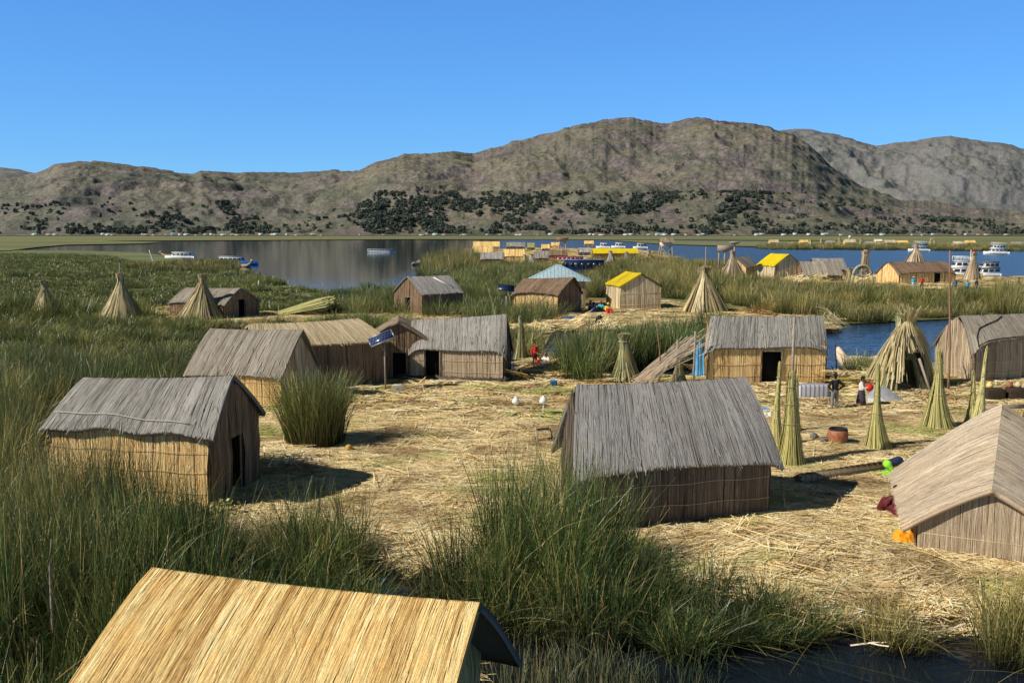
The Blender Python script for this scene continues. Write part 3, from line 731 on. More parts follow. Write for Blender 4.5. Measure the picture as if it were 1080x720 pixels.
# tin roofed hut
p = W(592, 326); rt = empty('tin_roof_hut', (p.x - .2, p.y + 3.5, G), R(-3), 'hut with pale blue tin roof peaking behind the brown roofed hut', 'hut')
mb = MB(); w_, h0, h1, l_ = 3.7, 3.0, 4.75, 2.6
V = [(-w_, -l_, h0), (w_, -l_, h0), (w_, l_, h0), (-w_, l_, h0), (-.2, -.2, h1), (.2, .6, h1)]
mb.add(V, [[1, 2, 5, 4], [3, 0, 4, 5]], [[0, 1, 4], [2, 3, 5]]); mb.obj('roof', M['tin'], rt)
mb = MB()
for i in range(19):
    x = -w_ + .4 * i + .05; f = 1 - abs(x) / w_
    if f > .03: mb.tube([(x, -l_ - .01, h0 + .02), (x * 1.0, -l_ + (l_ - .2) * f, h0 + (h1 - h0) * f + .02)], .035, 4)
mb.tube([(-w_, -l_, h0), (-.2, -.2, h1), (w_, -l_, h0)], .07, 5); mb.obj('roof_rib', M['tin'], rt)
mb = MB(); mb.box((0, 0, 1.5), (6.0, 4.2, 2.98), tint=(.4, .5, 0))
n = 150; a = RNG.uniform(-3.02, 3.02, n); C = np.zeros((n, 2, 3)); C[:, :, 0] = a[:, None]; C[:, :, 1] = -2.13; C[:, 1, 2] = 2.98
mb.strips(C, np.tile(np.array([[1., 0, 0]]), (n, 1)), np.full((n, 2), .05), RNG.random(n)); mb.obj('wall', M['wall_tan'], rt)
FOOT.append((p.x, p.y + 3.5, 0, 3.2, 2.4))

# right middle group
GHm = 'small huts on the middle islands'
p = W(826, 297); hut('reed_hut', 'small hut with yellow tarp roof slope left of the grey huts across the reeds', p.x, p.y + 2.5, R(108), 5.5, 2.9, 4.7, 2.7, roof='wall_tan', roofB='yellow', wall='pale', droop=0, group=GHm, ties=0, wallins=(.15, .2))
hut_px('reed_hut', 'low grey hut behind the one with the yellow tarp', (808, 274), (824, 272.5), 283, 292, 3, roof='grey', wall='wall_tan', group=GHm)
hut_px('reed_hut', 'long grey hut right of the yellow tarp hut, half sunk in reeds', (843, 275.5), (884, 275.5), 290, 298, 3, roof='grey_warm', wall='wall_brown', group=GHm, droop=.1)
hut_px('reed_hut', 'grey hut with dark gable just behind the long grey one', (856, 272), (889, 272), 284, 292, 3, roof='grey_dark', wall='wall_brown', group=GHm)
hut_px('reed_hut', 'wide low brown pavilion across the reeds at right', (936, 276), (996, 275.5), 287, 300, 3.2, roof='brown', wall='wall', group=GHm, droop=.5, door=(.62, .74, 1.8))
hut_px('reed_hut', 'tan hut half hidden by reeds, left of the yellow tarp hut', (774, 271), (788, 270), 281, 294, 2.5, roof='grey_warm', wall='wall', group=GHm)
# far cluster in the centre
GHc = 'far huts clustered in the centre'
for (a, b, ry, ey, by, rf, wl, lb) in [
    (499, 527, 254.6, 260, 266, 'gold', 'wall_tan', 'far hut with golden roof, backmost at the left end of the cluster'),
    (498, 520, 260, 266.5, 271, 'gold', 'wall_brown', 'far golden roofed hut between the brown one and the grey one'),
    (489, 499, 261.5, 268, 272, 'brown', 'wall_brown', 'far brown hut at the left end of the cluster'),
    (507, 532, 266, 273, 281, 'grey', 'wall_grey', 'far light grey hut nearest the reeds, arched over its wall'),
    (531, 553, 262.5, 270, 277, 'gold', 'wall', 'far hut with golden roof and dark right gable'),
    (534, 554, 255.3, 260, 265, 'grey_dark', 'wall_grey', 'far long grey hut in front of the calm water'),
    (556, 564, 256, 261, 265, 'greenreed', 'wall_grey', 'far tiny greenish hut beside the long grey one'),
    (571, 580, 257.5, 262, 266, 'gold', 'wall_brown', 'far small hut with golden wall left of the lookout'),
    (581, 590, 255.5, 259, 263, 'gold', 'wall', 'far tiny golden hut right behind the lookout legs'),
    (578, 598, 263.5, 269, 274, 'brown', 'wall_brown', 'far brown hut behind the red boat'),
    (564, 578, 264.5, 272, 279, 'grey_dark', 'wall_brown', 'far dark grey hut with black gable left of the red boat'),
    (610, 622, 261, 266, 271, 'grey', 'wall_grey', 'far pale grey hut left of the long yellow roof'),
    (616, 626, 253.8, 257, 260, 'gold', 'wall_tan', 'far hut with orange gold roof near the small boats')]:
    hut_px('reed_hut', lb, (a, ry), (b, ry), ey, by, 2.6, roof=rf, wall=wl, group=GHc, ties=0)
hut_px('long_shelter', 'long shelter with bright yellow roof in front of the small boats', (625, 262), (672, 262), 267, 274, 2.8, roof='yellow', wall='wall_brown', droop=0, ties=0)['category'] = 'shelter'

# huts on the far reed strip to the right
GHs = 'tiny huts on the far reed strip'
for i, (a, b, ry, ey, by, rf, lb) in enumerate([
    (811, 821, 252.8, 255.6, 259.2, 'pale', 'tiny hut with orange doorway, leftmost on the far strip'),
    (830, 836, 255.3, 257, 259, 'gold', 'tiny low golden hut right of the leftmost one on the far strip'),
    (843, 852, 252.8, 255.4, 259, 'gold', 'tiny golden hut left of the pointed stooks on the far strip'),
    (871, 880, 253.4, 256, 259.4, 'grey_warm', 'tiny grey hut between two pointed stooks on the far strip'),
    (890, 902, 252.2, 255.5, 259.6, 'pale', 'tiny pale hut under the white tank on the far strip'),
    (912, 922, 254.5, 257.3, 260, 'grey', 'tiny grey hut beside dark bushes on the far strip'),
    (922, 930, 252.2, 254.3, 258, 'white', 'tiny white roofed hut on the far strip'),
    (932, 944, 253, 256, 260, 'pale', 'tiny pale hut right of the white roofed one on the far strip'),
    (945, 957, 253.4, 255.8, 260, 'gold', 'tiny golden hut left of the white double boat'),
    (1005, 1015, 254.4, 257.5, 262, 'pale_grey', 'tiny grey dome hut right of the arch on the far strip'),
    (1017, 1028, 253.4, 256, 260, 'gold', 'tiny hut with flat golden roof left of the second white boat'),
    (1066, 1080, 254.6, 257.5, 262, 'grey_warm', 'tiny grey hut at the right end of the far strip')]):
    hut_px('reed_hut', lb, (a, ry), (b, ry), ey, by, 2.4, roof=rf, wall='wall' if i % 2 == 0 else 'wall_tan', group=GHs, ties=0)
# ------------------------------------------------------------------ sheaves and stooks of cut reed
def stook(name, label, px, base_y, top_y, hw, mat='stook', group=None, tie=.86, flare=.16, bunch=10, gz=G, cat='reed stook', pole=0, open_=None, ell=1.0, rz=0, neck=.13, n=None, curve=1.02):
    b = W(px, base_y, gz); d = b.y; h = (base_y - top_y) * d / 1050; rb = hw * d / 1050
    b = Vector((b.x, b.y + rb * .5, gz))
    root = empty(name, b, rz, label, cat, group)
    sw = max(.022, .95 * d / 1050); n = n or int(min(900, 2 * math.pi * rb / sw * 3.2 + 60))
    k = 9; kk = np.linspace(0, 1, k)
    q = RNG.integers(0, bunch, n) if bunch else RNG.random(n) * 10
    a = 2 * np.pi * q / max(bunch, 10 if not bunch else bunch) + (RNG.normal(0, .20 * 10 / max(bunch, 1), n) if bunch else 0)
    if not bunch: a = RNG.random(n) * 2 * np.pi
    br_ = RNG.uniform(.84, 1.16, 40); r0 = rb * (.82 + .22 * RNG.random(n)) * (br_[q] if bunch else 1) * (1 + (.30 * np.sin(a * 2 + .6) + .22 * np.sin(a * 5)) * (open_ is not None)); topz = h * (1 + RNG.normal(0, .025, n)); botz = np.zeros(n)
    rn = neck * (.5 + .6 * RNG.random(n)) * (1 if rb > .4 else .7); rf = rn + flare * RNG.random(n) * 1.4
    C = np.zeros((n, k, 3))
    if open_ is not None:
        ca = np.cos(a - open_[0]); blocked = (ca > math.cos(open_[1])) | ((-ca) > math.cos(open_[1]))
        botz = np.where(blocked, open_[2] * RNG.uniform(.95, 1.12, n), 0)
    for j, t in enumerate(kk):
        z = botz + (topz - botz) * t; f = z / h
        tt = np.clip(f / tie, 0, 1)
        r = r0 + (rn - r0) * (1 - (1 - tt) ** curve)
        fl = np.clip((f - tie) / (1 - tie), 0, 1.3); r = r + (rf - rn) * fl ** 1.3
        rr = r + .02 * np.sin(z * 4 + q)
        C[:, j, 0] = rr * np.cos(a) * ell; C[:, j, 1] = rr * np.sin(a); C[:, j, 2] = z - .04
    lx_, ly_ = random.uniform(-.07, .07), random.uniform(-.05, .05)
    if open_ is None: C[:, :, 0] += lx_ * C[:, :, 2]; C[:, :, 1] += ly_ * C[:, :, 2]
    D = np.stack([-np.sin(a), np.cos(a), RNG.normal(0, .2, n)], 1)
    w = (sw * RNG.uniform(.5, 1.3, n))[:, None] * np.ones((1, k))
    t = np.clip(.5 + RNG.normal(0, .25, n) + .25 * np.sin(q * 2.4), 0, 1)
    mb = MB(); mb.strips(C, D, w, t)
    if open_ is None: mb.lathe([(rb * .9, -.05), (rb * .42 + neck * .5, h * tie * .5), (neck * .6, h * tie), (neck * .4, h * .9), (0, h * .9)], n=14, tint=(.12, .5, 0))
    # loose ends
    m_ = n // 12; C2 = C[:m_].copy(); C2[:, :, :2] *= RNG.uniform(1.05, 1.3, (m_, 1, 1)); mb.strips(C2, D[:m_], w[:m_], RNG.random(m_))
    mb.obj('reeds', M[mat], root)
    mb = MB(); zt = h * tie; rr = neck * 1.15 + .01
    if open_ is not None: lx_ = ly_ = 0
    mb.tube([(rr * math.cos(x) * ell + lx_ * zt, rr * math.sin(x) + ly_ * zt, zt) for x in np.linspace(0, 6.283, 13)], max(.02, sw * .5), 5); mb.obj('tie', M['rope'] if d < 60 else M[mat], root)
    if pole:
        mb = MB(); mb.tube([(0, 0, h * .5), (.05, 0, h + pole)], max(.03, sw * .5), 6); mb.obj('pole', M['wood'], root)
    return root
GS = 'reed stooks drying like pointed tents'
stook('reed_stook', 'smallest and leftmost stook of tan reed in the left marsh', 43, 336, 297, 19, neck=.22, curve=1.15, group=GS, gz=.5)
stook('reed_stook', 'tall stook with a pole sticking out of its tip, second from left', 123, 339, 290, 25, neck=.22, curve=1.15, group=GS, pole=1.1, gz=.5)
stook('reed_stook', 'tall stook standing before the dark gabled hut at left', 208, 337, 291, 29, neck=.22, curve=1.15, group=GS, gz=.5, mat='stook')
stook('reed_stook', 'broad golden stook beside the yellow roofed hut', 745, 330, 283, 25, mat='stook', group=GS, bunch=9, neck=.35, pole=2.2, flare=.3)
stook('reed_stook', 'stook under a flat disc platform across the reeds', 775, 297, 266, 16, mat='wall_tan', group=GS, neck=.3)
stook('reed_stook', 'greenish stook behind the roof of the central hut', 661, 404, 353, 19, mat='stookgreen', group=GS, bunch=0, neck=.22, curve=1.6)
stook('reed_stook', 'pointed grey stook before the white double decker boat', 1027, 297, 267, 9, mat='wall_tan', group=GS, neck=.3)
stook('reed_stook', 'tall narrow stook behind the round reed arch', 911, 298, 265, 5, mat='wall_tan', group=GS, neck=.5)
stook('reed_stook', 'conical brown stook rising behind the pavilion roof', 968, 291, 258, 19, mat='wall_tan', group=GS, neck=.3)
stook('reed_stook', 'short leaning stook left of the round reed arch', 896, 301, 283, 5, mat='stook', group=GS, neck=.3)
stook('reed_stook', 'tiny pale stook in front of the far golden hut', 553, 281, 269, 6, mat='stook', group=GS, neck=.3)
stook('reed_stook', 'tiny grey stook left of the tin roofed hut, behind reeds', 561, 281, 268.5, 6, mat='grey', group=GS, neck=.3)
stook('reed_stook', 'small grey stook at the left end below the long yellow roof', 645, 279, 265, 6.5, mat='grey', group=GS, neck=.3)
stook('reed_stook', 'small grey stook at the right end below the long yellow roof', 661, 279, 266, 5.5, mat='grey', group=GS, neck=.3)
stook('reed_stook', 'small dark tan stook left of the watchtower legs', 684, 276, 264, 8, mat='wall_tan', group=GS, neck=.4)
for i, (px, w_, t_, lb) in enumerate([(855, 2.2, 252.6, 'first of the tiny pointed stooks on the far strip, right of the golden hut'), (867, 2.6, 251.8, 'tiny pointed stook left of the tiny grey hut on the far strip'), (886, 3, 250.6, 'tallest tiny stook on the far strip, left of the tank'), (909, 2.8, 251.8, 'rightmost tiny stook on the far strip, beside the dark bushes')]):
    stook('reed_stook', lb, px, 259.5, t_, w_, mat='stook', group=GS, neck=.5)
# big reed tent with opening
rt = stook('reed_tent', 'big shaggy reed tent with an open doorway near the right hut', 955, 412, 334, 33, mat='stookgreen', tie=.93, flare=.12, bunch=0, neck=.2, open_=(R(-88), R(27), 1.75), cat='reed tent', n=1500, curve=1.15)
mb = MB()
for s_ in (-1, 1):
    for a0 in (-.50, .50):
        a = R(-88) + a0 + (math.pi if s_ < 0 else 0); mb.tube([(1.95 * math.cos(a), 1.95 * math.sin(a), 0), (1.15 * math.cos(a), 1.15 * math.sin(a), 1.75)], .07, 6)
mb.obj('door_post', M['wood'], rt)
n = 1000; a = RNG.random(n) * 6.283; rv_ = RNG.random(n) ** 2; C = np.zeros((n, 6, 3)); zb = np.where(np.abs(np.cos(a - R(-88))) > math.cos(R(31)), RNG.uniform(1.95, 3, n), RNG.uniform(.2, 3.0, n)); hh_ = 3.9
for j, t in enumerate(np.linspace(0, 1, 6)):
    z = hh_ * .97 - (hh_ * .97 - zb) * t; r = .22 + (1.50 + .40 * np.sin(a * 2 + .6) + .25 * np.sin(a * 5)) * np.clip(1 - z / (hh_ * .9), 0, 1) ** (.8 + .25 * np.sin(a * 3)) + .05 + .38 * rv_ * t
    C[:, j, 0] = r * np.cos(a + .25 * rv_ * t) + .35 * (z / 4); C[:, j, 1] = r * np.sin(a + .25 * rv_ * t); C[:, j, 2] = z
mb = MB(); mb.strips(C, np.stack([-np.sin(a), np.cos(a), 0 * a], 1), np.full((n, 6), .045), np.clip(RNG.normal(.55, .25, n), 0, 1))
n = 150; a = RNG.random(n) * 6.283; l = RNG.uniform(.4, 1.3, n); s_ = RNG.uniform(.1, .9, n); C = np.zeros((n, 4, 3))
for j, t in enumerate(np.linspace(0, 1, 4)): C[:, j, 0] = .33 + (.15 + s_ * t * l) * np.cos(a); C[:, j, 1] = (.15 + s_ * t * l) * np.sin(a); C[:, j, 2] = 3.35 + l * t - .2 * t * t * s_
mb.strips(C, np.stack([-np.sin(a), np.cos(a), 0 * a], 1), np.full((n, 4), .035), np.clip(RNG.normal(.6, .2, n), 0, 1)); mb.obj('thatch_cape', M['stook'], rt)

GB = 'tall bound sheaves of green cut reed'
def sheaf(label, px, by, ty, hw, lean=0, group=GB, mat='sheaf', neck=.11, tie=.62, top=None):
    b = W(px, by); d = b.y; h = (by - ty) * d / 1050; rb = hw * d / 1050
    root = empty('reed_sheaf', b, random.random() * 6, label, 'reed sheaf', group)
    n = 420; k = 10; a = RNG.random(n) * 2 * np.pi; q = np.sqrt(RNG.random(n)); hh = h * np.where(RNG.random(n) < .7, RNG.uniform(.62, 1, n), RNG.uniform(.3, .7, n))
    C = np.zeros((n, k, 3)); c, s = math.cos(root.rotation_euler.z), math.sin(root.rotation_euler.z)
    for j, t in enumerate(np.linspace(0, 1, k)):
        z = hh * t; f = z / h
        r = neck * q * (1 - .3 * f) + rb * (.2 + .75 * q) * np.maximum(0, 1 - f / .75) ** 2.0 + .01 * np.sin(f * 30)
        C[:, j, 0] = r * np.cos(a) + lean * z * c + .04 * np.sin(z * 1.4); C[:, j, 1] = r * np.sin(a) - lean * z * s; C[:, j, 2] = z - .03
    D = np.stack([-np.sin(a), np.cos(a), 0 * a], 1)
    mb = MB(); mb.strips(C, D, np.full((n, k), max(.02, .85 * d / 1050)) * (1 - .4 * np.linspace(0, 1, k)), np.clip(.5 + RNG.normal(0, .26, n), 0, 1)); mb.obj('reeds', M[mat], root)
    if top:
        mb = MB(); mb.tube([(lean * h * .5 * c, -lean * h * .5 * s, h * .5), (lean * h * c, -lean * h * s, h + top)], .05, 7); mb.obj('pole', M['wood'], root)
    for f in (.42, tie, .8):
        mb = MB(); z = h * f; r = neck * (1 - .35 * f) + rb * .9 * max(0, 1 - f / .75) ** 2.0 + .02
        mb.tube([(r * math.cos(x) + lean * z * c + .04 * math.sin(z * 1.4), r * math.sin(x) - lean * z * s, z) for x in np.linspace(0, 6.283, 11)], .013, 5); mb.obj('tie', M['stook'], root)
    return root
sheaf('thin green sheaf, left one of the group touching the central hut', 819, 470, 377, 6)
sheaf('tallest green sheaf with a bare pole top, right beside the central hut', 832, 488, 384, 11, lean=.01, neck=.28, top=1.8)
sheaf('small sheaf leaning right of the tallest one', 837, 455, 392, 6, lean=.03)
sheaf('slim sheaf standing alone near the clay stove', 926, 474, 379, 14, lean=-.05, neck=.13)
sheaf('thick sheaf with wide spreading foot near the reed tent', 989, 452, 363, 17, lean=-.03, neck=.22)
sheaf('forked sheaf leaning right, in front of the right hut', 1029, 450, 362, 8, lean=.10, neck=.10)
sheaf('short green sheaf at the foot of the forked leaning one', 1024, 449, 388, 7, neck=.12)
sheaf('tan green sheaf behind the raised hut with black doorway', 549, 378, 331, 5, mat='stookgreen', neck=.24)
sheaf('short green sheaf in front of the crossed pole pile', 716, 405, 360, 8, mat='stookgreen', neck=.16)

# crossed pile of long poles and reeds behind the central hut
b = W(706, 408); pr = empty('reed_pole_pile', b, 0, 'leaning pile of long dry canes on a frame behind the central hut', 'pole pile')
n = 120; C = np.zeros((n, 4, 3)); y = RNG.normal(0, .3, n); o = RNG.normal(0, .2, n); ex = RNG.uniform(.7, 1.15, n)
x0_, x1_, z1_ = -1.8 + RNG.normal(0, .25, n), 1.15 + RNG.normal(0, .3, n), 2.25 + RNG.normal(0, .28, n); z0_ = np.abs(RNG.normal(.1, .15, n)); st_ = RNG.uniform(0, .25, n)
for j, t in enumerate((0, .33, .66, 1)):
    tt = st_ + (ex - st_) * t; C[:, j, 0] = x0_ + (x1_ - x0_) * tt; C[:, j, 1] = y * (1 - .5 * t) + .2 * t; C[:, j, 2] = z0_ + (z1_ - z0_) * tt + .08 * math.sin(t * 3)
mb = MB(); mb.strips(C, np.tile(np.array([[.6, 0, -.7]]), (n, 1)), np.full((n, 4), .038), np.clip(RNG.normal(.5, .3, n), 0, 1)); mb.obj('canes', M['pale_grey'], pr)
for x in (.35, 1.3):
    mb = MB(); mb.tube([(x, 0, 0), (x + .05, 0, 2.4 + x * .5)], .06, 7); mb.obj('post', M['wood'], pr)
# pile of green cut reed in the left back
b = W(327, 332); n = 420; C = np.zeros((n, 4, 3)); y = RNG.normal(0, .6, n); o = RNG.normal(0, .35, n); hh = np.abs(RNG.random(n)) * .9
for j, t in enumerate((0, .33, .66, 1)):
    C[:, j, 0] = b.x - 2.4 + 4.2 * t + o; C[:, j, 1] = b.y + y; C[:, j, 2] = G + .1 + hh * (.4 + t) + .5 * t
mb = MB(); mb.strips(C, np.tile(np.array([[.2, .5, .8]]), (n, 1)), np.full((n, 4), .08), np.clip(RNG.normal(.55, .3, n), 0, 1))
tag(mb.obj('reed_pile', M['greenreed']), 'low heap of freshly cut yellow green reed behind the pale roofed hut', 'reed pile')
# rolled reed mat on the ground
a_, b_ = W(842, 505, G + .16), W(932, 491, G + .16); ax = (b_ - a_); Lr = ax.length; rr_ = empty('reed_roll', (a_ + b_) / 2, math.atan2(ax.y, ax.x), 'long brown rolled reed bundle lying near the clay stove', 'reed roll')
n = 240; an = RNG.random(n) * 2 * np.pi; C = np.zeros((n, 5, 3))
for j, t in enumerate(np.linspace(0, 1, 5)):
    r = .19 * (1 + .1 * math.sin(t * 25)); C[:, j, 0] = (t - .5) * Lr * (1 + .04 * np.sin(an * 7)); C[:, j, 1] = r * np.cos(an + t); C[:, j, 2] = r * np.sin(an + t) * .85
mb = MB(); mb.strips(C, np.stack([0 * an, -np.sin(an), np.cos(an)], 1), np.full((n, 5), .035), np.clip(RNG.normal(.5, .25, n), 0, 1)); mb.tube([(-Lr / 2 + .05, 0, 0), (Lr / 2 - .05, 0, 0)], .165, 10, tint=(.1, .5, 0)); mb.obj('reeds', M['wall_tan'], rr_)
for i in range(15):
    mb = MB(); x = (-.46 + .0655 * i) * Lr; mb.tube([(x + .02 * math.sin(t), .205 * math.cos(t), .18 * math.sin(t)) for t in np.linspace(0, 6.283, 12)], .010, 4); mb.obj('tie', M['wall_brown'], rr_)

# poles
def pole(label, px, by, ty, r=.05, mat='wood', lean=0, gz=G, bend=.03, cat='pole', name='pole'):
    b = W(px, by, gz); h = (by - ty) * b.y / 1050; mb = MB()
    pts = [(b.x + lean * h * t + bend * h * math.sin(t * 5), b.y, gz - .2 + (h + .2) * t) for t in np.linspace(0, 1, 7)]
    mb.tube(pts, [r * (1 - .45 * t) for t in np.linspace(0, 1, 7)], 7)
    return tag(mb.obj(name, M[mat], smooth=True), label, cat)
pole('tall thin reddish pole beside the reed tent', 1000, 412, 263, .07, 'redwood', lean=-.03, bend=.006)
pole('thin bare pole right of the grey hut with the central doorway', 881, 397, 363, .05, 'wood')
pole('slim stick behind the central hut roof, left of the pole pile', 694, 408, 330, .04, 'redwood')
pole('short post before the broad golden stook', 739, 335, 312, .10, 'wood', gz=G)
pole('leaning brown pole before the rusty roofed hut', 548, 336, 300, .08, 'redwood', lean=1.15, bend=0)
FOOT.append((*W(48, 715, .2)[:2], 0, .9, 1.0))
pole('pale crooked stick standing in the reeds at bottom left', 50, 735, 556, .04, 'wood', lean=.09, gz=.1, bend=.02)
pole('white post in the calm bay left of the white boat', 162, 276, 264, .22, 'white', lean=-.35, gz=0, bend=0)
pole('short white post in the reeds by the calm water', 273, 305, 296, .14, 'white', gz=0, bend=0)
pole('thin grey stick left of the white boat', 130, 273, 266, .10, 'wood', lean=-.3, gz=0, bend=0)
pole('pale branch right of the weathered doorway hut', 522, 337, 304, .06, 'wood', lean=-.16, bend=.04)
pole('pale forked stick beside the branch near the weathered hut', 513, 337, 316, .05, 'wood', lean=-.2, bend=.04)
pole('thin stick in the reeds by the water at left centre', 346, 318, 298, .06, 'wood', lean=-.25, gz=0)
# rope tied to the crooked stick + stump
p1 = W(56, 665, .9); p2 = W(-30, 692, .5)
mb = MB(); mb.tube([p1.lerp(p2, t) - Vector((0, 0, .18 * math.sin(math.pi * t))) for t in np.linspace(0, 1, 9)], .012, 5); tag(mb.obj('rope', M['rope']), 'slack pale rope running left from the crooked stick', 'rope')
b = W(30, 735, .2); n = 260; a = RNG.random(n) * 6.283; r = .38 * np.sqrt(RNG.random(n)); C = np.zeros((n, 3, 3))
for j, t in enumerate((0, .5, 1)): C[:, j, 0] = b.x + r * np.cos(a) * (1 - .1 * t); C[:, j, 1] = b.y + r * np.sin(a); C[:, j, 2] = .1 + 1.0 * t * (1 + .15 * np.sin(a * 5))
mb = MB(); mb.strips(C, np.stack([-np.sin(a), np.cos(a), 0 * a], 1), np.full((n, 3), .03), RNG.random(n) * .8); tag(mb.obj('reed_stump', M['wall_brown']), 'cut brown reed bundle stump at the bottom left corner', 'reed stump')

# ------------------------------------------------------------------ people
def blend_obj(name, prims, mat, parent, vox=.02, smooth=True):
    mb = MB()
    for p in prims:
        if p[0] == 'c':          # tapered capsule a, b, ra, rb
            a, b, ra, rb = Vector(p[1]), Vector(p[2]), p[3], p[4]
            mb.tube([a, a.lerp(b, .5), b], [ra, (ra + rb) / 2, rb], 10); mb.ell(a, (ra,) * 3, 10, 6); mb.ell(b, (rb,) * 3, 10, 6)
        else: mb.ell(p[1], p[2], 12, 8)
    o = mb.obj(name, mat, parent, smooth=True)
    md = o.modifiers.new('remesh', 'REMESH'); md.mode = 'VOXEL'; md.voxel_size = vox; md.use_smooth_shade = True
    sm = o.modifiers.new('smooth', 'SMOOTH'); sm.iterations = 2; sm.factor = .5
    dg = bpy.context.evaluated_depsgraph_get(); me = bpy.data.meshes.new_from_object(o.evaluated_get(dg)); o.modifiers.clear(); o.data = me
    if not me.materials: me.materials.append(mat)
    return o
POSES = {
 'stand': dict(hip=(0, 0, .92), chest=(0, 0, 1.28), neck=(0, 0, 1.46), head=(0, -.02, 1.60), kn=(.10, -.02, .50), an=(.12, .02, .08), el=(.27, .04, 1.12), wr=(.28, -.06, .88), hd=(0, -.1, -1)),
 'akimbo': dict(hip=(0, 0, .92), chest=(0, .01, 1.28), neck=(0, 0, 1.46), head=(0, -.03, 1.60), kn=(.12, -.02, .50), an=(.15, .02, .08), el=(.42, .10, 1.16), wr=(.21, -.02, .99), hd=(-.7, -.6, -.3)),
 'hold': dict(hip=(0, 0, .92), chest=(0, 0, 1.28), neck=(0, 0, 1.46), head=(0, -.05, 1.60), kn=(.09, -.03, .50), an=(.10, .02, .08), el=(.25, -.08, 1.12), wr=(.15, -.33, 1.16), hd=(-.5, -.8, 0)),
 'sit': dict(hip=(0, .05, .15), chest=(0, -.04, .50), neck=(0, -.08, .67), head=(0, -.12, .81), kn=(.17, -.36, .42), an=(.15, -.58, .08), el=(.25, -.18, .36), wr=(.13, -.42, .40), hd=(-.3, -.9, -.2)),
 'kneel': dict(hip=(0, .12, .42), chest=(0, -.28, .52), neck=(0, -.46, .50), head=(0, -.60, .42), kn=(.14, -.12, .07), an=(.12, .36, .07), el=(.22, -.45, .30), wr=(.16, -.62, .10), hd=(0, -.8, -.4)),
}
def person(label, loc, rz, pose='stand', top='black', bottom='greycloth', hat=None, s=1.0, skirt=None, vox=.025, group=None, held=None):
    P = POSES[pose]; V_ = lambda k: Vector(P[k]); root = empty('person', loc, rz, label, 'person', group); root.scale = (s, s, s)
    hip, ch, nk, hd = V_('hip'), V_('chest'), V_('neck'), V_('head')
    up = (nk - hip).normalized()
    def mir(v, sd): return Vector((v.x * sd, v.y, v.z))
    body = [('c', hip, ch, .13, .14), ('c', ch, nk - up * .08, .13, .08), ('c', nk - up * .06, hd, .055, .05),
            ('e', hd + Vector((0, 0, .01)), (.078, .095, .115)), ('e', hd + Vector((0, -.098, -.015)), (.014, .022, .022)), ('e', hd + Vector((0, -.07, -.075)), (.04, .04, .03)),
            ('e', hd + Vector((.08, .005, -.005)), (.015, .025, .035)), ('e', hd + Vector((-.08, .005, -.005)), (.015, .025, .035))]
    shirt = [('c', hip + up * .08, ch, .15, .165), ('c', ch, nk - up * .10, .155, .10)]
    pants = [('c', hip - Vector((.05, 0, 0)), hip + Vector((.05, 0, 0)), .145, .145)]
    for sd in (-1, 1):
        sh = nk - up * .07 + Vector((.17 * sd, 0, 0)); el, wr = mir(V_('el'), sd), mir(V_('wr'), sd)
        hp = hip + Vector((.085 * sd, 0, 0)); kn, an = mir(V_('kn'), sd), mir(V_('an'), sd)
        toe = an + (Vector((.02 * sd, -.17, -.045)) if pose != 'kneel' else Vector((0, .14, -.03)))
        hv = mir(V_('hd'), sd).normalized()
        body += [('c', sh, el, .055, .042), ('c', el, wr, .042, .028), ('c', hp, kn, .085, .058), ('c', kn, an, .055, .036), ('c', an - Vector((0, 0, .02)), toe, .042, .034), ('c', nk - up * .07, sh, .06, .058)]
        side = hv.cross(up); side = side.normalized() if side.length > .1 else Vector((0, 1, 0))
        pc = wr + hv * .055; body.append(('e', pc, (.034, .034, .04)))
        for i, (o_, l_) in enumerate(((-.030, .070), (-.010, .082), (.010, .078), (.030, .062))):
            a0 = pc + side * o_ + hv * .025; a1 = a0 + hv * l_ * .55; a2 = a1 + (hv + Vector((-.5 * sd, 0, -.2))).normalized() * l_ * .45
            body += [('c', a0, a1, .010, .009), ('c', a1, a2, .009, .007)]
        body.append(('c', pc - side * .02, pc - side * .055 + hv * .035, .012, .009))
        shirt += [('c', sh, el, .072, .058), ('c', el, el.lerp(wr, .85), .056, .045), ('c', nk - up * .09, sh, .075, .075)]
        if not skirt: pants += [('c', hp, kn, .105, .08), ('c', kn, kn.lerp(an, .93), .078, .062)]
    blend_obj('body', body, M['skin'], root, vox * .7); blend_obj('shirt', shirt, M[top], root, vox)
    if skirt:
        if pose in ('stand', 'hold', 'akimbo'):
            mb = MB(); mb.lathe([(.15, 1.0), (.19, .85), (.23, .55), (.27, .28), (.25, .27), (.12, .9)], (0, 0, 0), 18, wob=.05); mb.obj('skirt', M[skirt], root, smooth=True)
        else:
            kn = V_('kn'); an = V_('an')
            sk = [('c', hip, hip + Vector((0, .05, -.05)), .2, .16)]
            for sd in (-1, 1): sk += [('c', hip, mir(kn, sd), .16, .12), ('c', mir(kn, sd), mir(kn.lerp(an, .8), sd), .12, .12)]
            sk.append(('c', kn.lerp(mir(kn, -1), .5), kn.lerp(mir(kn, -1), .5) - Vector((0, 0, .2)), .13, .13)); blend_obj('skirt', sk, M[skirt], root, vox)
    else: blend_obj('trousers', pants, M[bottom], root, vox)
    blend_obj('hair', [('e', hd + Vector((0, .025, .035)), (.088, .095, .105)), ('e', hd + Vector((0, .06, -.02)), (.075, .06, .09))], M['hair'], root, vox * .8)
    mb = MB(); [mb.ell(hd + Vector((.03 * sd, -.087, .012)), (.011, .008, .008), 6, 4) for sd in (-1, 1)]; mb.obj('eyes', M['hair'], root)
